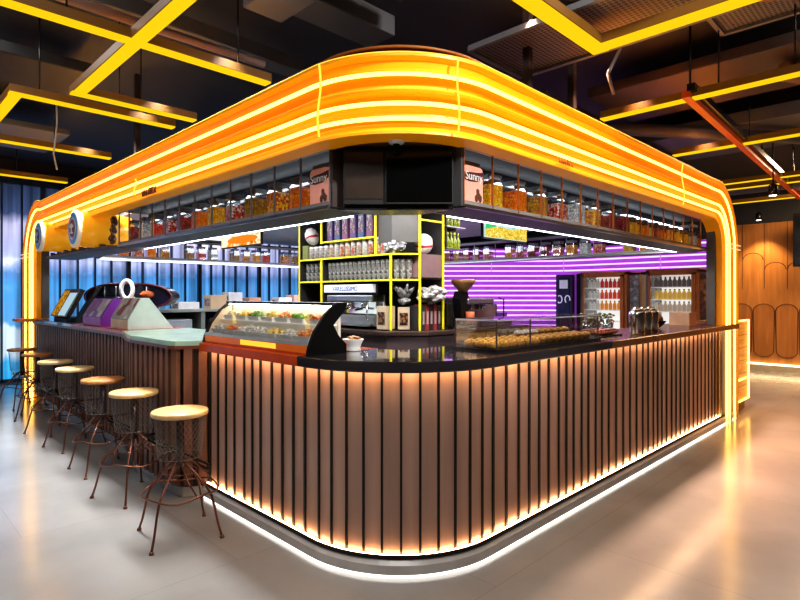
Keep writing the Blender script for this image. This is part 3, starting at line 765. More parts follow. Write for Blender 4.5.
gp=[(1.862,1.225),(1.868,1.24),(1.90,1.30),(1.98,1.395),(2.04,1.442)]
m=MB(); 
for (a,b) in zip(gp,gp[1:]): m.add([(a[0],ya+.02,a[1]),(a[0],yb-.02,a[1]),(b[0],yb-.02,b[1]),(b[0],ya+.02,b[1])],[(0,1,2,3)],0,True)
m.build('curved_glass',GLASS,ca)
FC=[('green_salad',[(.1,.3,.03),(.3,.5,.05),(.05,.15,.02)],'green leaf salad'),('yellow_salad',[(.9,.6,.08),(.95,.8,.3),(.6,.3,.05)],'yellow noodle salad'),('red_mix',[(.7,.1,.03),(.85,.4,.1),(.6,.5,.2)],'tomato and pepper mix'),('pale_mix',[(.7,.65,.55),(.5,.45,.35),(.85,.82,.75)],'pale sliced food')]
def bowl(label,loc,key,cols,size,grp,seed,big=1.0):
    t=thing('food_tray',label,'tray',loc,0,grp); w,l,h=size
    m=MB(); 
    o_=[(-w/2,-l/2),(w/2,-l/2),(w/2,l/2),(-w/2,l/2)]
    vs=[(x*.85,y*.85,0) for x,y in o_]+[(x,y,h) for x,y in o_]+[(x*.92,y*.92,h) for x,y in o_]+[(x*.8,y*.8,.006) for x,y in o_]
    fs=[(0,3,2,1)]+[(i,(i+1)%4,4+(i+1)%4,4+i) for i in range(4)]+[(4+i,4+(i+1)%4,8+(i+1)%4,8+i) for i in range(4)]+[(8+i,8+(i+1)%4,12+(i+1)%4,12+i) for i in range(4)]+[(12,13,14,15)]
    m.add(vs,fs); m.build('dish',WHITE,t,False)
    m=MB(); r=random.Random(seed)
    for k in range(9): m.blob((r.uniform(-.30,.30)*w,r.uniform(-.34,.34)*l,h*.95+r.uniform(0,.018)),(w*.21,l*.18,.022),seed+k,1,.25)
    m.build('food',speckle('food_'+key,cols,70,.5,es=.7),t,False); return t  # food glows slightly, brightness put into its colour
for i in range(7):
    k=[3,1,0,1,2,0,2][6-i] ; key,cols,nm=FC[k]
    bowl(f'{nm} in a dish, {ORD[i]} from black end, upper row of food case',(2.035,ya+.14+.175*i,1.322),key,cols,(.10,.15,.03),'dishes on the upper row',i*11)
for i in range(7):
    k=[2,3,1,3,3,2,3][i]; key,cols,nm=FC[k]
    bowl(f'{nm} in a dish, {ORD[i]} from black end, lower row of food case',(1.955,ya+.14+.175*i,1.225),key,cols,(.13,.155,.03),'dishes on the lower row',i*13+5)
# white napkin tray and cup things standing on the case top
bw=thing('snack_bowl','white footed bowl heaped with orange snacks beside the food case','bowl',(2.38,2.56,1.15))
bloc=px(353,3.45)  # bearing of the bowl
bw.location=(bloc.x,bloc.y,1.15)
MB().lathe([(.045,0),(.05,.004),(.045,.02),(.05,.035),(.066,.07),(.068,.075),(.06,.075),(.04,.045),(.0001,.04)],n=24).build('dish',WHITE,bw,False)
m=MB()
for k in range(9): m.blob((.03*math.cos(k*.7)*(k%3)/2,.03*math.sin(k*.7)*(k%3)/2,.078+.006*(k%2)),(.02,.018,.014),k,1,.2)
m.build('snacks',speckle('crackers',[(.8,.4,.08),(.9,.55,.15),(.4,.1,.03)],80,.5),bw,False)

# ------------------------------------------------------------------ pastry case on the right counter
pc=thing('pastry_case','low rectangular glass case of pastries on the black worktop','display case',(3.45,2.1,1.15))
x0,x1,yf,yk=2.78,4.14,1.95,2.27; zt=1.342
MB().box(x0-.02,x1+.02,yf-.015,yk+.015,1.15,1.166).build('base_board',BLACK,pc)
m=MB(); 
for q in (((x0,yf),(x1,yf)),((x0,yf),(x0,yk)),((x1,yf),(x1,yk)),((x0,yk),(x1,yk))):
    (a,b),(c,d)=q; m.add([(a,b,1.166),(c,d,1.166),(c,d,zt),(a,b,zt)],[(0,1,2,3)])
m.build('side_glass',GLASS,pc)
m=MB(); m.box(x0,x1,yf,yk,zt,zt+.006); m.build('top_glass',glass('top_glass',(.85,.88,.9),.9,.3),pc)
for (a,b) in ((x0,yf),(x1,yf),(x0,yk),(x1,yk),((x0+x1)/2-.3,yf)):
    MB().box(a-.004,a+.004,b-.004,b+.004,1.166,zt).build('corner_post',mat('post_bronze',(.12,.09,.08),.3,.6),pc)
for q in (((x0,yf),(x1,yf)),((x0,yf),(x0,yk)),((x1,yf),(x1,yk)),((x0,yk),(x1,yk))):
    (a,b),(c,d)=q; m=MB(); m.seg((a,b,zt),(c,d,zt),.008,.008); m.build('top_edge',mat('edge_pale',(.6,.55,.6),.3,.5),pc)
PA=[('golden',[(.95,.45,.05),(1,.62,.15),(.7,.22,.02)],'golden crumb pastry'),('tart',[(.75,.3,.05),(.9,.55,.15),(.45,.12,.02)],'orange glazed tart'),('sugar',[(.85,.8,.75),(.75,.6,.45),(.95,.92,.88)],'sugar-dusted bun')]
pas={}
def pastry(k,label,loc,grp):
    key,cols,_=PA[k]
    if k not in pas:
        t=thing('pastry',label,'pastry',loc,0,grp)
        if k==1: MB().lathe([(.03,0),(.042,.03),(.043,.034),(.03,.032)],n=14).build('crust',speckle('crust',[(.6,.28,.06),(.75,.42,.12)],90),t,False)
        else: MB().lathe([(.034,0),(.042,.008),(.044,.022),(.036,.03)],n=14).build('crust',speckle('crust',[(.6,.28,.06),(.75,.42,.12)],90),t,False)
        MB().blob((0,0,.035),(.037,.037,.018),k,2,.16).build('topping',speckle('top_'+key,cols,110,.45,es=.75),t,False); pas[k]=t; return t  # topping emission stands in for light on the pastries
    return dup(pas[k],loc,None,label,grp)
for r in range(3):
    for i in range(14):
        k=0 if i<6 else (2 if (r==2 and i<9) else 1)
        x=x0+.06+.094*i; zz=1.166
        if i>=6 and r==2: zz=1.195
        pastry(k,f'{PA[k][2]}, {ORD[i]} from the near end, {["front","middle","back"][r]} row of pastry case',(x,yf+.065+.09*r,zz),'pastries in the glass case')
MB_=MB().box(x0+.6,x1-.02,yf+.205,yk-.02,1.166,1.194); o=MB_.build('tray_step',mat('tray_tan',(.5,.3,.14),.4),pc)
# chocolate tray
ct=thing('pastry_tray','shallow tray of dark glazed pastries right of the glass pastry case','tray',(4.5,2.12,1.15))
MB().box(4.32,4.72,2.0,2.24,1.15,1.165).build('tray',BLACK,ct,bevel=.004)
for r in range(2):
    for i in range(5):
        t=thing('glazed_eclair',f'dark red glazed pastry, {ORD[i]} from the near end, {["front","back"][r]} row of the shallow tray','pastry',(4.37+.075*i,2.06+.11*r,1.166),0,'glazed pastries on the shallow tray')
        MB().blob((0,0,.022),(.03,.045,.022),i,2,.05,flat=False).build('bun',mat('bun_brown',(.3,.09,.03),.4),t,False)
        MB().blob((0,0,.034),(.026,.04,.014),i,2,.05,flat=False).build('glaze',mat('glaze_red',(.22,.02,.015),.15),t,False)
# greens behind
for i,(x,y) in enumerate(((4.95,2.42),(5.15,2.45),(5.35,2.42))):
    t=thing('glass_vase',f'glass of green and pink sprigs, {ORD[i]} from the left behind the chrome pitchers','vase',(x,y,1.15),0,'vases of sprigs')
    MB().lathe([(.05,0),(.055,.005),(.06,.10),(.055,.10),(.045,.01)],n=14).build('vase_glass',CUP,t,False)
    m=MB(); r=random.Random(i)
    for k in range(26): 
        a=r.uniform(0,6.28); rr=r.uniform(0,.08); m.blob((rr*math.cos(a),rr*math.sin(a),r.uniform(.08,.17)),(.02,.018,.012),k,1,.3)
    m.build('sprigs',speckle('sprig',[(.25,.35,.1),(.6,.6,.4),(.6,.3,.35),(.12,.2,.05)],60,.5),t,False)
# chrome pitchers
pbase=None
for i,x in enumerate((4.98,5.14,5.30)):
    lab=f'tall ribbed chrome shaker, {ORD[i]} from the left in the group of three on the worktop'
    if pbase is None:
        pbase=thing('cocktail_shaker',lab,'shaker',(x,1.98,1.15),0,'chrome shakers on the worktop')
        MB().lathe([(.062,0),(.066,.01),(.070,.15),(.072,.19),(.066,.20),(.045,.21)],n=16).build('body',mat('shaker_chrome',(.62,.6,.6),.16,1.0),pbase,False)
        MB().lathe([(.047,.205),(.045,.225),(.02,.24)],n=14).build('lid',CHROME,pbase,False)
    else: dup(pbase,(x,1.98,1.15),None,lab)
t=thing('fruit_bowl','dark bowl heaped with brown fruit on the copper-brown worktop','bowl',(5.95,2.2,1.15))
MB().lathe([(.05,0),(.1,.04),(.13,.08),(.12,.08),(.05,.02)],n=18).build('dish',BLACK,t,False)
for k in range(7): MB().blob((.06*math.cos(k),.06*math.sin(k),.10+.03*(k==6)),(.04,.04,.038),k,2,.06,flat=False).build('fruit',mat('brown_fruit',(.25,.08,.02),.35),t,False)
o=tag(MB().box(6.7,6.95,2.08,2.3,1.15,1.30).build('card_box',mat('peach_card',(.6,.35,.22),.5),bevel=.004),'small peach box at the right end of the worktop','box')

# ------------------------------------------------------------------ grinder and machines at right of the back bar
g=thing('coffee_grinder','black coffee grinder with wide brown bean hopper on the back bar','grinder',(4.46,3.50,1.165))
MB().box(4.38,4.52,3.44,3.60,1.165,1.20).build('base',BLACK,g,bevel=.006)
MB().extr([(4.42,3.52,1.20),(4.50,3.52,1.20),(4.54,3.52,1.46),(4.50,3.52,1.54),(4.42,3.52,1.54),(4.38,3.52,1.46)],(0,.10,0)).build('body',BLACK,g)
MB().lathe([(.03,1.53),(.05,1.54),(.12,1.62),(.13,1.66),(.11,1.66)],(4.47,3.55,0),20).build('hopper',mat('bean_brown',(.30,.15,.07),.25),g)
MB().lathe([(.034,1.205),(.04,1.21),(.045,1.33),(.04,1.33)],(4.46,3.45,0),14).build('dosing_cup',mat('terracotta',(.6,.14,.05),.4),g)
ts=thing('till_screen','black upright touch terminal standing behind the grinder','terminal',(4.12,3.50,1.165))
MB().box(4.09,4.13,3.40,3.58,1.20,1.42).build('screen',BLACK,ts,bevel=.005); MB().box(4.07,4.16,3.42,3.56,1.165,1.20).build('stand',BLACK,ts)
wm=thing('coffee_machine','violet-lit silver coffee machine on the back bar right end','machine',(4.85,3.65,1.165))
MB().box(4.6,5.3,3.5,3.85,1.165,1.24).build('base',DARK,wm,bevel=.01)
MB().box(4.55,5.15,3.6,3.85,1.24,1.40).build('body',mat('violet_tinted_steel',(.5,.4,.55),.2,.8),wm,bevel=.01)  # violet neon light put into the silver steel's colour
MB().box(4.5,4.95,3.5,3.86,1.40,1.47).build('head',mat('violet_tinted_steel',(.5,.4,.55),.2,.8),wm,bevel=.015)
for x in (4.62,4.82): MB().lathe([(.025,1.34),(.03,1.35),(.03,1.40)],(x,3.56,0),12).build('group_head',CHROME,wm)
MB().tube([(5.2,3.55,1.24),(5.2,3.55,1.45),(5.1,3.55,1.47)],.008,6).build('steam_wand',BLACK,wm)
MB().box(5.12,5.34,3.6,3.7,1.24,1.30).build('control_box',mat('violet_dark',(.12,.05,.25),.3),wm)

# ------------------------------------------------------------------ things on the bar counter (left)
# white wedge stand
t=thing('wedge_sign','white A-shaped promotional stand with printed slanted face on the bar top','sign',(2.02,6.0,1.16))
tri=[(1.90,1.16),(2.28,1.16),(2.08,1.47)]
def wedge(parent,y0,y1,x0,x1,z0,h,m,front,under=None):
    pr=[(x0,z0),(x1,z0),(x0+.20,z0+h),(x0+.12,z0+h),(x0-.0,z0+.10)]
    MB().extr([(x,y0,z) for x,z in pr],(0,y1-y0,0)).build('body',m,parent,bevel=.004)
    a=(x0-.002,z0+.105); b=(x0+.117,z0+h-.005)
    MB().add([(a[0]-.003,y0+.02,a[1]),(a[0]-.003,y1-.02,a[1]),(b[0]-.003,y1-.02,b[1]),(b[0]-.003,y0+.02,b[1])],[(0,1,2,3)]).build('printed_face',front,parent)
    MB().box(x0-.004,x0+.001,y0+.02,y1-.02,z0+.01,z0+.095).build('lower_band',under,parent)
wedge(t,5.62,6.12,1.90,2.34,1.16,.31,mat('mint_white',(.62,.70,.64),.35),speckle('print_art',[(.75,.7,.6),(.1,.08,.07),(.7,.65,.55),(.45,.07,.05),(.8,.78,.7)],9,.4,bump=0),mat('tan_band',(.75,.5,.25),.4))
t=thing('wedge_sign','purple promotional stand with white cloud print beside the white stand','sign',(2.05,6.9,1.16))
wedge(t,6.42,7.08,1.90,2.3,1.16,.30,mat('purple_card',(.20,.03,.38),.35),speckle('print_lilac',[(.8,.75,.85),(.35,.1,.5),(.85,.8,.9)],7,.4,bump=0),mat('magenta_band',(.5,.15,.5),.4))
t=thing('till_terminal','black angled ordering terminal with orange stripes and pale screen','terminal',(2.1,8.3,1.16))
MB().extr([(1.95,8.0,1.22),(2.0,8.0,1.20),(2.18,8.0,1.56),(2.13,8.0,1.58)],(0,.75,0)).build('screen_body',BLACK,t)
MB().add([(1.949,8.42,1.235),(1.949,8.70,1.235),(2.112,8.70,1.56),(2.112,8.42,1.56)],[(0,1,2,3)]).build('striped_panel',picture('pic_stripes',[(.35,.1,.01),(.9,.45,.03),(.15,.05,.01),(.9,.5,.1)],14,.7,0),t)
MB().add([(1.949,8.05,1.235),(1.949,8.38,1.235),(2.10,8.38,1.53),(2.10,8.05,1.53)],[(0,1,2,3)]).build('display',glow('pale_screen',(.5,.7,.8),.8),t)
MB().box(1.98,2.3,8.05,8.7,1.16,1.20).build('stand',BLACKMAT,t,bevel=.005)
MB().extr([(2.05,7.85,1.20),(2.1,7.85,1.20),(2.34,7.85,1.62),(2.29,7.85,1.62)],(0,.12,0)).build('side_screen',BLACK,t)
# boat shaped vitrine
bv=thing('oval_vitrine','long dark boat-shaped vitrine with red rim and white ring, on the far counter','display case',(2.72,7.5,1.16))
cx,cy,cz=px(130,7.3).x,px(130,7.3).y,1.48
bv.location=(cx,cy,1.16)
u3=u
def ov(rl,rh,k=40,off=0.0,dz=0,fwd=0): 
    pts=[]
    for i in range(k):
        a=2*PI*i/k; c,s_=math.cos(a),math.sin(a)
        ex=abs(c)**.75*(1 if c>0 else -1); 
        pts.append(Vector((cx,cy,cz+dz))+u3*(rl*ex)+Vector((0,0,rh*s_))+f*fwd)
    return pts
m=MB(); m.extr(ov(.56,.165,fwd=-.05),f*.30); m.build('shell',mat('dark_glass_shell',(.02,.025,.04),.12),bv)
m=MB(); m.tube(ov(.57,.17,fwd=-.06),.013,8,closed=True); m.build('rim',mat('red_rim',(.16,.03,.03),.3),bv)
m=MB(); m.tube([Vector((cx,cy,cz-.01))+u3*-.5-f*.07,Vector((cx,cy,cz-.01))+u3*.1-f*.07],.008,6)
for k in (-.3,-.15,.25): m.tube([Vector((cx,cy,cz-.13))+u3*k-f*.07,Vector((cx,cy,cz+.13))+u3*k-f*.07],.007,6)
m.build('rails',STEEL,bv)
cc=Vector((cx,cy,cz+.09))+u3*.03-f*.14
m=MB(); m.tube([cc+u3*(.075*math.cos(a))+Vector((0,0,.115*math.sin(a))) for a in [2*PI*i/24 for i in range(24)]],.028,8,closed=True); m.build('white_ring',WHITE,bv)
m=MB(); m.blob(tuple(Vector((cx,cy,cz+.03))+u3*.26-f*.06),(.09,.09,.05),3,2,.1); m.build('orange_goods',mat('orange_goods',(.7,.16,.04),.4),bv)
MB().box(cx-.1,cx+.1,cy-.1,cy+.1,1.16,cz-.12).build('stand',DARK,bv)

# far side equipment counter inside kiosk
ec=thing('equipment_counter','grey-green metal equipment counter with open shelf before the blue glass wall','counter',(4.0,8.0,0))
MB().box(2.62,5.6,7.55,8.1,1.26,1.30).build('worktop',mat('greygreen_top',(.35,.38,.33),.3,.3),ec,bevel=.004)
for x in (2.64,3.55,4.5,5.52): MB().box(x,x+.06,7.57,8.08,0,1.26).build('leg',mat('greygreen_metal',(.25,.28,.24),.4,.3),ec)
MB().box(2.62,5.6,7.57,8.08,.98,1.0).build('shelf',MATS['greygreen_metal'],ec); MB().box(2.62,5.6,8.07,8.09,.1,1.26).build('back_panel',DARK,ec)
cols=[((.7,.68,.66),'white'),((.6,.42,.25),'tan'),((.65,.3,.2),'coral'),((.7,.7,.72),'pale grey'),((.7,.4,.3),'pink')]
for i,(x,w,h,ci) in enumerate(((3.40,.30,.10,0),(3.85,.25,.20,1),(4.12,.22,.24,0),(4.45,.2,.16,2),(5.0,.25,.16,3),(5.3,.28,.2,4))):
    c,nm=cols[ci]
    carton('food_carton',f'{nm} carton, {ORD[i]} from the left on the equipment counter','carton',(x,7.75,1.30),(w,.25,h),mat('carton_'+nm.replace(' ','_'),c,.5),grp='cartons on equipment counter',extra=LAB)
for i in range(2):
    o=MB().box(2.75+.95*i,3.45+.95*i,7.62,8.0,1.0,1.16).build('storage_tray',[mat('tray_grey',(.35,.38,.4),.4),DARK][i],bevel=.02); tag(o,['pale grey storage tray under the equipment counter top','dark storage tray under the equipment counter top'][i],'tray')
# small jars on bar back edge
for i,q in enumerate(((2.40,4.6),(2.40,5.2))):
    pass

# ------------------------------------------------------------------ barrels hanging at the fascia's left end
def barrel(label,y,z,x0=1.775,L=.52,r=.195,face=None):
    t=thing('barrel_sign',label,'sign',(x0+L/2,y,z-r))
    M=Matrix.Translation((x0,y,z))@Matrix.Rotation(PI/2,4,'Y')
    MB().lathe([(r*.97,0),(r,.02),(r,L*.5),(r*.93,L)],n=32,M=M).build('barrel',mat('barrel_orange',(.95,.42,.02),.22,0,(1,.45,.02),.22),t)  # faint glow added so the barrel stands out from the fascia
    def ring(nm,r0,r1,m,off): 
        b=MB().lathe([(r1,-off),(r1,-off-.006),(r0,-off-.006)] if r0>0 else [(r1,-off),(r1,-off-.006)],n=32,M=M); return b.build(nm,m,t)
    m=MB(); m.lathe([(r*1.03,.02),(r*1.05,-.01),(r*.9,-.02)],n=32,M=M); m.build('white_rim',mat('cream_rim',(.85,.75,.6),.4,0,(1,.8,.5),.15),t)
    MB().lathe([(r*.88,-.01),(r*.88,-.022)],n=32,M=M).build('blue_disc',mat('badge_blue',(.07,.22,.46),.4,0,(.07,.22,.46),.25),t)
    MB().lathe([(r*.62,-.02),(r*.62,-.026)],n=32,M=M).build('pale_disc',mat('badge_pale',(.7,.75,.85),.4),t)
    MB().lathe([(r*.5,-.024),(r*.5,-.030)],n=32,M=M).build('centre_disc',face,t)
    # emblem strokes: an arch and a bar
    c=Vector((x0-.034,y,z))
    e=MB(); e.tube([c+Vector((0,r*.24*math.cos(a),r*.24*math.sin(a))) for a in [0.2+2.7*i/8 for i in range(9)]],.009,6)
    e.tube([c+Vector((0,r*.2,-r*.25)),c+Vector((0,-r*.2,-r*.25))],.009,6); e.tube([c+Vector((0,0,r*.2)),c+Vector((0,0,-r*.25))],.008,6)
    e.build('emblem',MATS['badge_pale'],t)
    return t
barrel('orange barrel sign with red-centred round badge, nearer of the two under the fascia',6.77,2.225,x0=1.74,L=.56,face=mat('badge_red',(.35,.05,.03),.4))
barrel('orange barrel sign with blue-centred round badge, beside the left column',8.35,2.26,x0=1.74,L=.56,r=.19,face=mat('badge_navy',(.05,.08,.3),.4))
mb=MB(); mb.box(1.93,2.3,6.3,8.9,2.0,2.03); tag(mb.build('under_shelf',mat('barrel_shelf',(.10,.09,.09),.5)),'dark shelf running beneath the two barrel signs','shelf')
mb=MB(); r=random.Random(4)
for i in range(22): 
    a=6.5+i*.11; mb.tube([(1.96+r.uniform(0,.05),a,2.03),(1.96+r.uniform(0,.08),a+.05,2.05)],.012,5)
    mb.box(1.95,1.99,a,a+.05,2.0,2.04+.02*(i%3))
tag(mb.build('cable_bundle',mat('cable_dark',(.05,.015,.01),.5)),'dark cable bundle under the two barrel signs','cable')
for i in range(3): 
    o=MB().blob((1.98,6.32-.02*i,2.10+.09*i),(.035,.05,.055),i,2,.2).build('brown_pouch',speckle('pouch',[(.2,.06,.02),(.5,.3,.15),(.08,.03,.02)],40,.5)); tag(o,f'dark brown pouch hanging at the barrel end, {["lowest","middle","top"][i]} of three','pouch','pouches at the barrel end')

# ------------------------------------------------------------------ lit wooden panel at right of the column
wp=thing('plank_panel','waist-high wooden plank panel outlined with yellow light, right of the column','panel',(8.05,1.95,0))
m=MB()
for k in range(6): m.box(7.70,8.40,1.90,1.98,.16+k*.166,.16+k*.166+.156)
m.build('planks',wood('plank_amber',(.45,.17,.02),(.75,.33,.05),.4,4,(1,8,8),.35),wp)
MB().box(7.70,8.40,1.93,2.3,0.0,1.17).build('carcass',mat('plank_carcass',(.25,.1,.02),.5),wp)
m=MB(); 
for a,b in (((7.70,1.885,.15),(8.41,1.885,.15)),((8.41,1.885,.15),(8.41,1.885,1.17)),((8.41,1.885,1.17),(7.70,1.885,1.17)),((7.74,1.885,.42),(8.40,1.885,.42))): m.tube([a,b],.011,6)
m.build('light_outline',TUBE,wp)

# ------------------------------------------------------------------ stools
def make_stool(label,top):
    t=thing('bar_stool',label,'bar stool',(0,0,0),0,'wire-legged bar stools along the bar counter')
    MB().lathe([(.155,.745),(.168,.75),(.17,.757),(.17,.772),(.164,.778),(.001,.779)],n=36).build('seat',top,t,False)
    MB().tube([(0,0,.745),(0,0,.42)],.025,12).build('post',mat('threaded_post',(.10,.08,.075),.35,.8,scale=80),t,False)
    # open wire mesh skirt below seat
    m=MB(); n=30; lv=12
    def pt(k,j):
        a=2*PI*k/n; r=.150-.02*(j/lv); return Vector((r*math.cos(a),r*math.sin(a),.742-.25*j/lv))
    for k in range(n):
        for sgn in (1,-1):
            m.tube([pt(k+sgn*j*.5,j) for j in range(0,lv+1,2)],.0013,3,cap=False)
    m.tube([pt(k,lv) for k in range(n)],.0025,4,closed=True)
    m.build('mesh_skirt',mat('wire_bronze',(.22,.19,.17),.35,.6),t,False)
    LEGM=mat('leg_copper',(.20,.085,.055),.3,.7)
    for k in range(4):
        a=PI/4*0+PI/2*k+.35; c,s_=math.cos(a),math.sin(a)
        q=MB(); prof=[(.02,.46),(.06,.43),(.12,.375),(.18,.31),(.215,.255),(.235,.19),(.262,.08),(.285,.012)]
        q.tube([(r*c,r*s_,z) for r,z in prof],.0075,8); l=q.build('leg',LEGM,t,False)
        MB().lathe([(.014,0),(.015,.006),(.010,.018)],(.286*c,.286*s_,0),10).build('foot_pad',LEGM,l,False)
        # bow from the post to ring
        a2=a+PI/4; q=MB(); pts=[(.021,.47),(.08,.44),(.16,.36),(.215,.28)]
        q.tube([(r*math.cos(a2-.25+.25*i/3*2),r*math.sin(a2-.25+.25*i/3*2),z) for i,(r,z) in enumerate(pts)],.005,6); q.build('brace',LEGM,t,False)
    q=MB(); q.tube([(.225*math.cos(2*PI*i/36),.225*math.sin(2*PI*i/36),.275+.012*math.cos(4*2*PI*i/36)) for i in range(36)],.006,6,closed=True); q.build('foot_ring',LEGM,t,False)
    q=MB(); q.tube([(.10*math.cos(2*PI*i/24),.10*math.sin(2*PI*i/24),.395) for i in range(24)],.004,6,closed=True); q.build('upper_ring',LEGM,t,False)
    return t
WS=wood('seat_wood',(.62,.40,.16),(.75,.52,.24),.35,3,(1,6,1)); WS2=wood('seat_wood_dark',(.42,.17,.05),(.55,.26,.09),.35,3,(1,6,1))
WS3=wood('seat_wood_pale',(.72,.52,.25),(.82,.62,.34),.35,3,(1,6,1)); 
seats=[(180,410,WS,'light wood seat, nearest the camera'),(134,391,WS,'light wood seat, second nearest the camera'),(103,378.5,WS2,'darker brown wood seat, third nearest the camera'),(75,367.5,WS3,'pale wood seat, fourth nearest the camera'),(55.5,360.5,WS3,'pale wood seat, fifth nearest the camera'),(38,353.5,WS2,'orange-brown seat, sixth nearest the camera'),(22,348.5,WS2,'orange-brown seat, farthest, before the left column')]
for i,(sx,sy,mt,lb) in enumerate(seats):
    d=550*(EYE-.778)/(sy-295.0); q=px(sx,d)
    st=make_stool(f'bar stool with {lb}',mt) if i in (0,) else None
    if st is None:
        st=dup(stool0,(0,0,0),None,f'bar stool with {lb}')
        for ch in st.children:
            if ch.name.startswith('seat'):
                if mt is not WS: ch.data=ch.data.copy(); ch.data.materials[0]=mt
    else: stool0=st
    st.location=(q.x,q.y,0.001); st.rotation_euler=(0,0,random.uniform(0,1.4) if i else .25)

# ------------------------------------------------------------------ room
m,nt,b=nodes_of('polished_concrete'); N,Lk=nt.nodes,nt.links
tc=N.new('ShaderNodeTexCoord'); nz=N.new('ShaderNodeTexNoise'); nz.inputs['Scale'].default_value=1.3; nz.inputs['Detail'].default_value=6
Lk.new(tc.outputs['Object'],nz.inputs['Vector']); r=N.new('ShaderNodeValToRGB'); r.color_ramp.elements[0].color=(.25,.25,.25,1); r.color_ramp.elements[1].color=(.34,.34,.335,1)
r.color_ramp.elements[0].position=.3; r.color_ramp.elements[1].position=.7
Lk.new(nz.outputs['Fac'],r.inputs[0])
bk=N.new('ShaderNodeTexBrick'); bk.inputs['Scale'].default_value=1.0; bk.inputs['Brick Width'].default_value=1.6; bk.inputs['Row Height'].default_value=1.2; bk.inputs['Mortar Size'].default_value=.003; bk.inputs['Mortar'].default_value=(.82,.82,.82,1)
bk.inputs['Color1'].default_value=(1,1,1,1); bk.inputs['Color2'].default_value=(.96,.96,.96,1)
Lk.new(tc.outputs['Object'],bk.inputs['Vector'])
mx=N.new('ShaderNodeMix'); mx.data_type='RGBA'; mx.blend_type='MULTIPLY'; mx.inputs[0].default_value=1
Lk.new(r.outputs[0],mx.inputs[6]); Lk.new(bk.outputs['Color'],mx.inputs[7]); Lk.new(mx.outputs[2],b.inputs['Base Color'])
n2=N.new('ShaderNodeTexNoise'); n2.inputs['Scale'].default_value=5; n2.inputs['Detail'].default_value=5; Lk.new(tc.outputs['Object'],n2.inputs['Vector'])
mr=N.new('ShaderNodeMapRange'); mr.inputs['To Min'].default_value=.10; mr.inputs['To Max'].default_value=.24; Lk.new(n2.outputs['Fac'],mr.inputs['Value']); Lk.new(mr.outputs[0],b.inputs['Roughness'])
b.inputs['Specular IOR Level'].default_value=.8
FLOOR=m
struct('floor',MB().box(-3.5,13.0,-3.5,11.6,-.1,0),FLOOR)
CEIL=mat('ceiling_black',(.035,.035,.038),.7,scale=1)
struct('ceiling',MB().box(-3.5,13.0,-3.5,11.6,3.8,3.9),CEIL)
WALLM=mat('dark_wall',(.10,.09,.085),.7)
struct('wall_south',MB().box(-3.5,13.0,-3.6,-3.5,0,3.8),WALLM); struct('wall_west',MB().box(-3.6,-3.5,-3.5,11.6,0,3.8),WALLM)
# wood wall at the right end
m,nt,b=nodes_of('oak_shingle'); N,Lk=nt.nodes,nt.links
WOODW=wood('oak_wall',(.36,.14,.028),(.52,.22,.055),.42,2.2,(1,5,.5))
ww=MB().box(12.9,13.0,-3.5,11.6,0,3.8); struct('wall_east',ww,mat('east_dark',(.03,.03,.032),.6))
wt=thing('wood_wall_panel','oak wall cladding of long planks and pointed scallop shingles','wall panel',(12.85,0.9,0))
MB().box(12.86,12.9,-1.2,3.2,.14,2.93).build('backing',WOODW,wt)
def shingle(y,z0,z1,w=.50):
    pts=[]
    for i in range(9): a=PI*i/8; pts.append((12.845,y+w/2*math.cos(a),z1+.5*w*math.sin(a)*.8))
    for i in range(1,8): a=PI+PI*i/8; pts.append((12.845,y+w/2*math.cos(a),z0+.5*w*math.sin(a)*.8))
    return pts
m=MB(); ol=MB()
for k in range(11):
    y=3.0-k*.38; q=shingle(y,.42,1.18,.36); m.extr(q,(.015,0,0)); ol.tube(q,.007,4,closed=True)
for k in range(10):
    y=2.81-k*.38; z0=1.50+.28*(k%2==0); q=shingle(y,z0,2.0+.2*(k%3==0),.36); ol.tube([(12.86,p[1],p[2]) for p in q[:9]],.007,4)
m.build('scallop_shingles',wood('oak_shingle2',(.30,.11,.02),(.46,.18,.04),.4,2.2,(1,5,.5)),wt)
for k in range(11): ol.box(12.853,12.862,2.99-k*.38-.004,2.99-k*.38+.004,1.62,2.93)
ol.build('board_joints',mat('joint_brown',(.08,.028,.006),.6),wt)
m=MB().box(12.80,12.86,-1.2,3.2,0,.12); m.build('skirting',mat('skirt_cream',(.5,.42,.3),.4),wt)
MB().box(12.795,12.83,-1.2,3.2,.12,.15).build('skirting_light',glow('skirt_led',(1,.75,.4),5),wt)
tvw=thing('wall_screen','large black screen hanging before the oak wall at the right edge','television',(12.3,1.4,2.0))
MB().box(12.30,12.36,.6,2.05,2.02,3.0).build('casing',BLACK,tvw,bevel=.01); 
MB().box(12.36,12.5,1.2,1.3,2.9,3.8).build('ceiling_bracket',BLACK,tvw)
MB().box(12.294,12.302,.64,2.01,2.06,2.96).build('screen',mat('tv_dark2',(.006,.008,.012),.15),tvw)

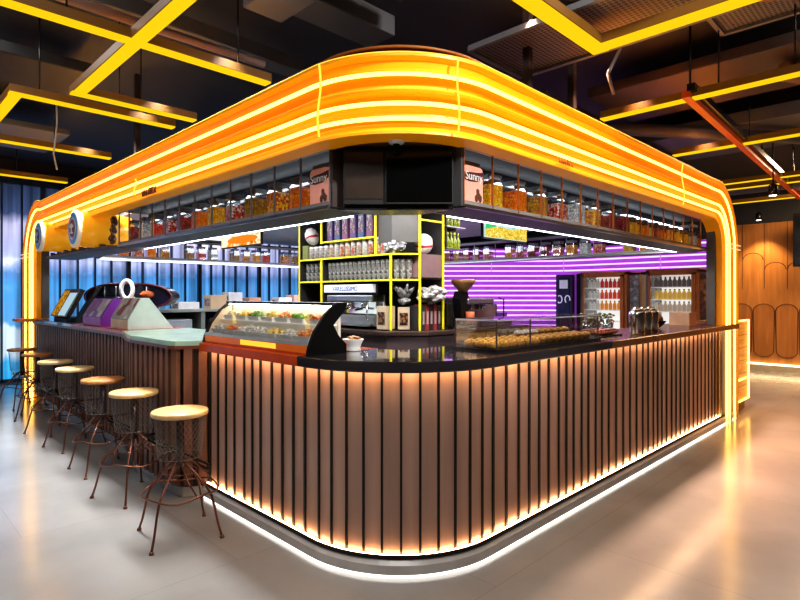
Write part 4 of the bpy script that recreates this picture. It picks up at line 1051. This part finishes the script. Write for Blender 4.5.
# blue glass facade on the left/far side
gw=thing('glass_facade','tall glazed wall of blue and lavender panes with dark mullions','window wall',(3,11.5,0)); gw['kind']='structure'
m=bpy.data.materials.new('blue_panes'); m.use_nodes=True; nt=m.node_tree; nt.nodes.clear(); N,Lk=nt.nodes,nt.links
o_=N.new('ShaderNodeOutputMaterial'); e=N.new('ShaderNodeEmission'); gl=N.new('ShaderNodeBsdfGlossy'); gl.inputs['Roughness'].default_value=.1; ad=N.new('ShaderNodeMixShader'); ad.inputs[0].default_value=.12
tc=N.new('ShaderNodeTexCoord'); sx=N.new('ShaderNodeSeparateXYZ'); Lk.new(tc.outputs['Object'],sx.inputs[0])
r=N.new('ShaderNodeValToRGB'); els=r.color_ramp.elements
stops=[(0.0,(.03,.30,.62)),(.09,(.05,.36,.70)),(.13,(.55,.68,.80)),(.27,(.50,.62,.78)),(.29,(.10,.30,.60)),(.48,(.07,.30,.66)),(.54,(.06,.20,.48)),(.60,(.36,.42,.74)),(.78,(.46,.46,.70)),(.84,(.05,.08,.18)),(1.0,(.02,.03,.06))]
while len(els)<len(stops): els.new(.5)
for i,(p,c) in enumerate(stops): els[i].position=p; els[i].color=(*c,1)
mpz=N.new('ShaderNodeMapRange'); mpz.inputs['From Max'].default_value=3.5; Lk.new(sx.outputs['Z'],mpz.inputs['Value'])
nz=N.new('ShaderNodeTexNoise'); nz.inputs['Scale'].default_value=1; nz.inputs['Detail'].default_value=5
mp=N.new('ShaderNodeMapping'); mp.inputs['Scale'].default_value=(6,1,1.6); Lk.new(tc.outputs['Object'],mp.inputs[0]); Lk.new(mp.outputs[0],nz.inputs['Vector'])
ma=N.new('ShaderNodeMath'); ma.operation='MULTIPLY_ADD'; ma.inputs[1].default_value=.10; ma.inputs[2].default_value=-.05; Lk.new(nz.outputs['Fac'],ma.inputs[0])
m2=N.new('ShaderNodeMath'); m2.operation='ADD'; Lk.new(mpz.outputs[0],m2.inputs[0]); Lk.new(ma.outputs[0],m2.inputs[1]); Lk.new(m2.outputs[0],r.inputs[0])
w=N.new('ShaderNodeTexNoise'); w.inputs['Scale'].default_value=3; mp2=N.new('ShaderNodeMapping'); mp2.inputs['Scale'].default_value=(3,1,.1); Lk.new(tc.outputs['Object'],mp2.inputs[0]); Lk.new(mp2.outputs[0],w.inputs['Vector'])
mr=N.new('ShaderNodeMapRange'); mr.inputs['From Min'].default_value=.35; mr.inputs['From Max'].default_value=.65; mr.inputs['To Min'].default_value=.65; mr.inputs['To Max'].default_value=1.6; Lk.new(w.outputs['Fac'],mr.inputs['Value'])
Lk.new(r.outputs[0],e.inputs[0]); Lk.new(mr.outputs[0],e.inputs[1]); Lk.new(e.outputs[0],ad.inputs[1]); Lk.new(gl.outputs[0],ad.inputs[2]); Lk.new(ad.outputs[0],o_.inputs[0])
BLUE=m
MB().box(-3.5,9.0,11.5,11.56,0,3.5).build('glass_panes',BLUE,gw)
m=MB()
x=-3.4; k=0
while x<9.0:
    wd=.07 if k%5==0 else .022
    m.box(x,x+wd,11.42,11.5,0,3.5); x+=.29; k+=1
m.box(-3.5,9.0,11.40,11.5,3.42,3.5); m.box(-3.5,9,11.42,11.5,0,.05)
m.build('mullions',mat('mullion_dark',(.03,.05,.09),.4),gw)
struct('wall_north',MB().box(-3.5,13.0,11.56,11.66,0,3.8),WALLM)
struct('beam',MB().box(-3.5,9.0,11.2,11.42,3.5,3.8),mat('lintel_dark',(.05,.03,.025),.6))

# violet neon wall
VIO=mat('violet_panel',(.42,.12,.60),.35,0,(.55,.10,.85),.14)
VT=glow('violet_neon',(.80,.38,1.0),2.1)
vw=thing('violet_wall','curved wall panel lined with horizontal violet neon tubes','wall panel',(9.5,5.5,0))
pts=[]; 
a0=Vector((9.75,2.66,0)); a1=Vector((9.75,4.9,0)); pts=[a0,a1]
ctr=Vector((9.75-1.1,4.9,0))
for i in range(1,9):
    a=(PI/4)*i/8; pts.append(ctr+Vector((1.1*math.cos(a),1.1*math.sin(a),0)))
pe=pts[-1]; dirn=Vector((-1,1,0)).normalized(); pts.append(pe+dirn*2.6)
def vsweep(lo,hi,mb,i0=0,i1=None):
    q=pts[i0:i1]; 
    for a,b in zip(q,q[1:]): mb.add([(a.x,a.y,lo),(b.x,b.y,lo),(b.x,b.y,hi),(a.x,a.y,hi)],[(0,1,2,3)])
m=MB(); vsweep(1.90,2.40,m,0,3); vsweep(.8,2.40,m,2,None); m.build('wall_skin',VIO,vw)
m=MB(); z=.92
tubes=MB()
while z<2.38:
    q=pts if z>1.93 else pts[3:]
    def inward(p):
        n=(Vector((8.0,4.0,0))-p).normalized(); return p+n*.04
    tubes.tube([inward(p)+Vector((0,0,z)) for p in q],.014,6); z+=.095
tubes.build('neon_tubes',VT,vw)
for k in (0,4,len(pts)-2):
    p=pts[k].lerp(pts[k+1],.35); n=(Vector((8,4,0))-p).normalized(); MB().tube([p+n*.06+Vector((0,0,1.95)),p+n*.06+Vector((0,0,2.3))],.01,6).build('conduit',mat('lilac_pipe',(.6,.3,.7),.3,0,(.7,.3,.9),.5),vw)
# dark door panel with screen in the violet wall
dp=thing('poster_cabinet','tall dark framed cabinet with white emblem set in the violet wall','cabinet',(9.5,5.2,0))
pL=px(556,0,x=9.45); pR=px(572,0,x=9.45)
MB().box(9.45,9.55,pR.y,pL.y,.6,1.88).build('frame',mat('violet_frame',(.06,.04,.12),.3),dp)
MB().box(9.44,9.452,pR.y+.05,pL.y-.05,.8,1.82).build('panel_glass',mat('smoke_blue',(.05,.06,.16),.15),dp)
MB().box(9.432,9.441,pR.y+.08,pL.y-.08,1.62,1.78).build('white_notice',mat('notice_pale',(.6,.62,.7),.4,0,(.7,.7,.9),.3),dp)
m=MB(); ym=(pL.y+pR.y)/2
for s_ in (-1,1): m.tube([(9.435,ym+s_*.08+.05*math.cos(a),1.42+.07*math.sin(a)) for a in [2*PI*i/14+s_ for i in range(11)]],.011,6)
m.build('emblem',mat('emblem_pale',(.7,.72,.9),.4,0,(.7,.7,1),.4),dp)

# display coolers
def cooler(label,which,pu0,pu1,cx):
    a=px(pu0,0,x=cx); b=px(pu1,0,x=cx); y1,y0=a.y,b.y
    t=thing('display_cooler',label,'cooler',(cx+.3,(y0+y1)/2,0))
    MB().box(cx,cx+.6,y1,y1+.05,0,1.90).build('side_panel',GREYTRIM,t); MB().box(cx,cx+.6,y0-.05,y0,0,1.90).build('side_panel',COPPER,t)
    MB().box(cx,cx+.6,y0-.05,y1+.05,1.86,1.92).build('top_panel',COPPER,t); MB().box(cx,cx+.6,y0-.05,y1+.05,0,.5).build('base_panel',DARK,t)
    MB().box(cx+.56,cx+.6,y0,y1,.5,1.86).build('back_panel',mat('cooler_back',(.75,.74,.72),.4,0,(1,.97,.92),.5),t)
    d=MB(); 
    for q in ((y1-.03,y1,.5,1.86),(y0,y0+.06,.5,1.86)): d.box(cx-.03,cx,q[0],q[1],q[2],q[3])
    d.box(cx-.03,cx,y0,y1,1.82,1.86); d.build('door',COPPER,t)
    n=6
    for k in range(n):
        MB().box(cx+.05,cx+.55,y0+.01,y1-.01,.62+.2*k,.632+.2*k).build('shelf',mat('shelf_bright',(.7,.7,.7),.3,0,(1,1,1),.25),t)
    cset=[((.65,.62,.55),'clear'),((.7,.10,.05),'red'),((.7,.12,.05),'red'),((.85,.35,.05),'orange'),((.75,.10,.04),'red'),((.60,.06,.05),'dark red')]
    if which==1: cset=[((.7,.5,.1),'yellow'),((.75,.55,.2),'amber'),((.6,.15,.05),'red brown'),((.55,.45,.35),'tan'),((.75,.5,.1),'gold'),((.15,.12,.12),'dark')]
    for k in range(3,n):
        first_=None; nn=9
        for i in range(nn):
            y=y1-.06-(y1-y0-.14)*i/(nn-1); loc=(cx+.16,y,.632+.2*k)
            c,nm=cset[k]
            if i<3 and which==0: c,nm=(.6,.6,.56),'pale'
            key=(nm)
            lab=f'{nm} drink bottle on the {["","","","third","second","top"][k]} shelf of the {"left" if which==0 else "right"} display cooler'
            if first_ is None or first_[1]!=nm:
                bt=thing('drink_bottle',lab,'bottle',loc,0,f'{nm} bottles, shelf {ORD[n-1-k]} from top, {"left" if which==0 else "right"} cooler')
                MB().lathe([(.032,0),(.035,.008),(.035,.10),(.014,.135),(.014,.15)],n=8).build('body',mat('drink_'+nm.replace(' ','_'),c,.25,0,c,.25),bt,False)
                MB().lathe([(.016,.148),(.016,.165)],n=8).build('cap',mat('cap_dark',(.15,.1,.08),.4),bt,False)
                first_=(bt,nm)
            else: dup(first_[0],loc,None,lab)
    m=MB(); m.add([(cx-.015,y0+.06,.5),(cx-.015,y1-.03,.5),(cx-.015,y1-.03,1.82),(cx-.015,y0+.06,1.82)],[(0,1,2,3)]); m.build('door_glass',GLASS,t)
cooler('lit glass-door cooler of red and orange drinks, left one behind the right counter',0,583,624,9.6)
cooler('lit glass-door cooler with copper frame, right one behind the right counter',1,649,696,9.3)
for i,(pu,cxx) in enumerate(((634,9.75),(704,9.35))):
    q=px(pu,0,x=cxx)
    t=thing('product_tower',f'narrow tower of packed goods {["between the two coolers","right of the copper-framed cooler"][i]}','rack',(cxx,q.y,0))
    MB().box(cxx,cxx+.3,q.y-.09,q.y+.09,0,1.86).build('carcass',GREYTRIM,t)
    MB().box(cxx-.02,cxx,q.y-.08,q.y+.08,.6,1.84).build('packed_goods',speckle(['goods_pale','goods_brown'][i],[[(.6,.6,.62),(.75,.75,.75),(.35,.33,.4),(.5,.45,.42)],[(.35,.1,.03),(.55,.2,.06),(.15,.05,.02)]][i],16,.4,es=.12,bump=0),t)
# lilac hanging signs above
hs=thing('hanging_sign','short violet neon sign box under canopy, seen over the side jar shelf','sign',(8.6,4.2,2.3))
q0=px(590,0,x=8.6); q1=px(632,0,x=8.6)
MB().box(8.6,8.7,q1.y,q0.y,2.36,2.55).build('box',VIO,hs)
for z in (2.40,2.45,2.5): MB().tube([(8.58,q1.y,z),(8.58,q0.y,z)],.012,6).build('neon_tube',VT,hs)

# ------------------------------------------------------------------ ceiling bars
ZB=3.1
def bars(label,segs,w=.10,h=.07,cables=()):
    cx=sum((a[0]+b[0])/2 for a,b in segs)/len(segs); cy=sum((a[1]+b[1])/2 for a,b in segs)/len(segs)
    t=thing('ceiling_light_frame',label,'ceiling light',(cx,cy,ZB))
    for a,b in segs:
        m=MB()
        x0,x1=sorted((a[0],b[0])); y0,y1=sorted((a[1],b[1]))
        alongx = (x1-x0)>(y1-y0)
        if alongx: m.box(x0-w/2,x1+w/2,y0-w/2,y0+w/2,ZB+.012,ZB+h)
        else: m.box(x0-w/2,x0+w/2,y0+w/2,y1-w/2,ZB+.012,ZB+h)
        m.build('housing',BARSIDE,t)
        m=MB()
        if alongx: m.box(x0-w/2,x1+w/2,y0-w/2+.008,y0+w/2-.008,ZB,ZB+.014)
        else: m.box(x0-w/2+.008,x0+w/2-.008,y0+w/2-.008,y1-w/2+.008,ZB,ZB+.014)
        m.build('diffuser',BARGLOW,t)
    for c in cables: MB().tube([(c[0],c[1],ZB+h),(c[0],c[1],3.8)],.006,5).build('suspension_cable',BLACK,t)
    return t
bars('L-shaped yellow ceiling light, its corner nearest the left stools',[((1.29,4.93),(2.2,4.93)),((1.29,4.93),(1.29,1.6))],cables=((1.6,4.93),(1.29,3.0)))
bars('straight yellow ceiling bar crossing behind the L-shaped light, upper left',[((-.3,3.67),(2.2,3.67))],cables=((.9,3.67),(2.0,3.67)))
bars('U-shaped yellow ceiling light at the far left',[((.94,5.28),(2.15,5.28)),((.94,5.28),(.94,7.0)),((.94,7.0),(2.12,7.0))],cables=((1.1,5.28),(1.9,5.28),(1.6,7.0)))
bars('farthest short yellow ceiling bar, before the blue glass',[((.5,8.95),(2.15,8.95))],cables=((1.6,8.95),))
bars('large L-shaped yellow ceiling light at the top right of the corner',[((3.45,1.63),(1.6,1.63)),((3.45,1.63),(3.45,-.4))],w=.12,cables=((3.45,.9),))
bars('yellow ceiling bar above the right counter, nearer one',[((4.88,2.3),(4.88,-.2))],cables=((4.88,1.3),(4.88,.8)))
bars('yellow ceiling bar above the right counter, middle one',[((6.73,2.3),(6.73,.3))],cables=((6.73,1.5),))
bars('double yellow ceiling bar, farthest above the right end',[((9.0,2.6),(9.0,.8)),((9.5,2.6),(9.5,.8))],w=.07,cables=((9.0,1.5),))
bars('far yellow ceiling strip before the oak wall',[((11.0,2.9),(11.0,.9))],w=.07,cables=((11.0,1.5),))
rt=thing('track_light','red metal lighting track slanting across the right ceiling','track light',(8,1.6,3.1))
m=MB(); m.seg((4.77,1.51,3.12),(11.0,1.74,3.09),.06,.05); m.build('track',mat('track_red',(.40,.05,.012),.4,0,(.7,.08,.0),.14),rt)
m=MB(); m.seg((4.77,1.47,3.17),(11.0,1.70,3.14),.06,.06); m.build('track_top',BLACK,rt)
for s_ in (.02,.5,.9):
    p=Vector((4.77,1.51,3.15)).lerp(Vector((11.0,1.74,3.12)),s_); MB().tube([p,(p.x,p.y,3.8)],.01,6).build('rod',BLACK,rt)
# spot lamps hanging
def spotlamp(label,x,y,z,aim=(0,0,-1)):
    t=thing('spot_lamp',label,'spotlight',(x,y,z))
    MB().tube([(x,y,z+.1),(x,y,3.8)],.008,6).build('rod',BLACK,t)
    MB().lathe([(.045,z),(.055,z+.02),(.05,z+.13),(.02,z+.15)],(x,y,0),14).build('housing',BLACK,t)
    MB().lathe([(.04,z-.004),(.04,z+.002)],(x,y,0),14).build('lens',glow('lamp_lens',(1,.93,.8),8),t)
spotlamp('black spot lamp hanging at right before the double yellow bar',px(773,0,x=8.2).x,px(773,0,x=8.2).y,2.75)
spotlamp('small spot lamp glowing over the oak wall',12.45,2.62,2.95)

# ducts, beams, vents (dark ceiling clutter)
CG=mat('duct_grey',(.11,.11,.115),.5,.1,scale=1.5); CG2=mat('duct_dark',(.02,.02,.022),.6,scale=1.5); BR=mat('duct_brown',(.07,.045,.038),.55,scale=1.5)
def beam(name,x0,x1,y0,y1,z0,z1,m,label=None):
    o=MB().box(x0,x1,y0,y1,z0,z1).build(name,m,bevel=.01)
    tag(o,label,'duct'); return o
beam('ceiling_duct',-3,2.9,2.95,3.25,3.45,3.6,CG,'grey ceiling duct above the nearest left yellow bar')
beam('ceiling_duct',-3,2.9,4.10,4.30,3.50,3.62,CG,'narrow grey ceiling duct between two left yellow bars')
beam('ceiling_duct',-3,1.6,5.5,6.3,3.5,3.6,CG2,'wide dark ceiling duct over the far left stools')
beam('ceiling_duct',-3,1.9,7.6,8.8,3.45,3.52,CG,'wide grey ceiling duct near the blue glass wall')
beam('ceiling_unit',1.72,2.0,2.72,3.1,3.28,3.55,CG,'hanging grey box-shaped ventilation unit above the left fascia')
beam('ceiling_unit',1.35,1.75,1.95,2.5,3.40,3.6,CG,'flat grey ventilation panel at the top centre left')
beam('ceiling_unit',1.95,2.6,2.0,2.6,3.45,3.55,mat('panel_brownish',(.09,.06,.05),.5),'flat brownish ceiling panel above the fascia corner')
m=MB(); m.tube([(1.83,2.62,3.38),(2.2,2.0,3.38)],.018,8); tag(m.build('ceiling_pipe',GREYTRIM),'short steel pipe along the brownish ceiling panel','pipe')
m=MB(); m.tube([(-3,3.9,3.35),(2.35,3.9,3.35)],.03,10); tag(m.build('ceiling_pipe',mat('pipe_pink_sheen',(.42,.27,.22),.4,.2)),'long pipe with painted pink sheen above the straight left bar','pipe')  # pink reflection put into the grey pipe's colour
# perforated metal panels
m,nt,b=nodes_of('perforated_metal'); N,Lk=nt.nodes,nt.links
tc=N.new('ShaderNodeTexCoord'); v=N.new('ShaderNodeTexVoronoi'); v.inputs['Scale'].default_value=32; v.inputs['Randomness'].default_value=0
Lk.new(tc.outputs['Object'],v.inputs['Vector']); rr=N.new('ShaderNodeValToRGB'); rr.color_ramp.elements[0].position=.33; rr.color_ramp.elements[0].color=(.02,.015,.015,1); rr.color_ramp.elements[1].position=.40; rr.color_ramp.elements[1].color=(.24,.20,.19,1)
Lk.new(v.outputs['Distance'],rr.inputs[0]); Lk.new(rr.outputs[0],b.inputs['Base Color']); b.inputs['Roughness'].default_value=.4
PERF=m
def grille(label,x0,x1,y0,y1,z):
    t=thing('ceiling_grille',label,'ceiling panel',((x0+x1)/2,(y0+y1)/2,z))
    MB().box(x0,x1,y0,y1,z,z+.02).build('mesh_panel',PERF,t)
    m=MB(); 
    for a,b_ in (((x0,y0),(x1,y0)),((x1,y0),(x1,y1)),((x1,y1),(x0,y1)),((x0,y1),(x0,y0))): m.seg((a[0],a[1],z),(b_[0],b_[1],z),.035,.04)
    m.build('frame',GREYTRIM,t)
    for a in ((x0+.1,y0+.1),(x1-.1,y1-.1)): MB().tube([(a[0],a[1],z),(a[0],a[1],3.8)],.01,6).build('rod',BLACK,t)
grille('perforated grey metal ceiling panel above the fascia, right of centre',3.12,3.80,.9,2.42,3.25)
grille('perforated ceiling panel inside the large L-shaped yellow light',4.0,5.0,-.2,1.3,3.62)
t=thing('flexible_duct','ribbed copper-coloured flexible duct at the top right','duct',(4.3,.6,3.5))
m=MB(); K=60; m.tube([(3.9+.9*i/K,1.0-1.2*i/K,3.42) for i in range(K+1)],[.075+.008*(i%2) for i in range(K+1)],12); m.build('hose',mat('flex_copper',(.35,.17,.09),.35,.6),t)
t=thing('flexible_duct','ribbed copper flexible duct at the top right picture corner','duct',(5.2,.5,3.5))
m=MB(); m.tube([(5.6+.9*i/K,1.0-.5*i/K,3.40) for i in range(K+1)],[.075+.008*(i%2) for i in range(K+1)],12); m.build('hose',MATS['flex_copper'],t)
MB().tube([(6.05,.75,3.48),(6.05,.75,3.8)],.01,6).build('rod',BLACK,t)
beam('ceiling_duct',5.3,6.4,-.5,2.6,3.5,3.6,BR,'brownish flat duct between two right yellow bars')
beam('ceiling_duct',4.0,4.5,-.5,2.9,3.62,3.7,CG2,'dark flat duct above the right fascia')
beam('ceiling_duct',7.2,8.6,-.5,3.2,3.45,3.6,CG,'grey flat duct beyond the middle right yellow bar')
m=MB(); m.tube([(4.6,2.7,3.4),(9,2.75,3.4)],.035,10); tag(m.build('ceiling_pipe',BR),'brown pipe running above the right fascia','pipe')
m=MB(); m.tube([(5.2,3.3,3.35),(6.6,2.2,3.35),(8.0,1.2,3.35)],.07,12); tag(m.build('ceiling_pipe',CG),'thick grey round pipe crossing the right ceiling','pipe')
m=MB(); m.tube([(9.9,3.2,3.2),(9.9,-1,3.2)],.12,14); tag(m.build('round_duct',CG),'round grey duct at the far right under the ceiling','duct')
m=MB(); m.tube([(4.15,1.85,3.8),(4.15,1.85,3.62),(4.2,1.8,3.4),(4.12,1.86,3.2),(4.18,1.84,3.05)],.014,8); tag(m.build('hanging_cable',mat('cable_grey',(.3,.27,.25),.5)),'loose grey cable dangling behind the large yellow L light','cable')
m=MB(); m.tube([(1.45,6.3,3.8),(1.46,6.3,3.2),(1.43,6.3,2.9),(1.46,6.3,2.75)],.008,6); tag(m.build('hanging_cable',mat('cable_pale',(.5,.48,.45),.5)),'thin pale cable dangling over the far left stools','cable')

# ------------------------------------------------------------------ lights
def area(loc,size,energy,col,rot=(0,0,0),sy=None,spread=None):
    l=bpy.data.lights.new('area','AREA'); l.energy=energy; l.color=col; l.size=size
    if sy: l.shape='RECTANGLE'; l.size_y=sy
    if spread: l.spread=spread
    o=bpy.data.objects.new('lamp_area',l); COL.objects.link(o); o.location=loc; o.rotation_euler=rot; return o
# added area lamps under the ceiling, brightening the aisles
area((.2,.4,3.7),1.6,80,(1,.98,.97))
area((.3,4.8,3.72),1.0,80,(1,.98,.97),sy=4.0)
area((4.8,.2,3.72),4.0,60,(1,.86,.78),sy=1.0)
area((10.8,.8,3.6),1.5,200,(1,.7,.42))
# added, unseen strip lamps above the kiosk edge throwing its shade line onto the floor
area((5.4,1.91,3.3),5.2,165,(1,.60,.42),sy=.03,spread=math.radians(85))
area((1.91,5.6,3.3),.03,140,(1,.98,.97),sy=5.2,spread=math.radians(85))
# inside the kiosk
area((4.8,2.95,2.42),3.6,48,(1,.95,.9),sy=.3)
area((2.95,5.5,2.42),.3,55,(.92,.96,1),sy=4.5)
area((3.1,3.1,2.40),.5,22,(1,.96,.92))
area((5.5,6.5,2.40),2.2,90,(.8,.85,1))
def spot(loc,tgt,e,col,ang=60,r=.05):
    l=bpy.data.lights.new('spot','SPOT'); l.energy=e; l.color=col; l.spot_size=math.radians(ang); l.spot_blend=.6; l.shadow_soft_size=r
    o=bpy.data.objects.new('lamp_spot',l); COL.objects.link(o); o.location=loc; o.rotation_euler=(Vector(tgt)-Vector(loc)).to_track_quat('-Z','Y').to_euler(); return o
spot((12.45,2.62,2.93),(12.8,2.6,1.2),140,(1,.7,.35),80)
spot((6.6,.5,3.6),(7.3,1.3,0),420,(1,.42,.10),50,.15)  # added orange spot imitating the right column's reflection on the floor
spot((.6,8.0,3.6),(1.3,9.0,0),260,(1,.45,.12),50,.15)  # added orange spot, same floor glow before the left column
spot((12.3,1.0,3.5),(12.85,.9,1.2),500,(1,.68,.35),110,.1)  # added spot, brightens the oak wall
spot((2.2,-.6,3.5),(3.6,4.4,1.6),450,(1,.95,.92),60,.1)

w=bpy.data.worlds.new('world'); scene.world=w; w.use_nodes=True
w.node_tree.nodes['Background'].inputs[0].default_value=(.6,.65,.8,1); w.node_tree.nodes['Background'].inputs[1].default_value=.15

cam=bpy.data.cameras.new('camera'); co=bpy.data.objects.new('camera',cam); COL.objects.link(co)
co.location=(0,0,EYE); co.rotation_euler=(PI/2,0,-PI/4); cam.sensor_width=36; cam.lens=550/800*36; cam.shift_y=-5/800; cam.clip_end=100; cam.clip_start=.05
scene.camera=co
scene.view_settings.view_transform='Standard'; scene.view_settings.look='Medium High Contrast'; scene.view_settings.exposure=0
scene.cycles.use_denoising=True
scene.cycles.max_bounces=8; scene.cycles.transparent_max_bounces=16
scene.cycles.sample_clamp_indirect=6
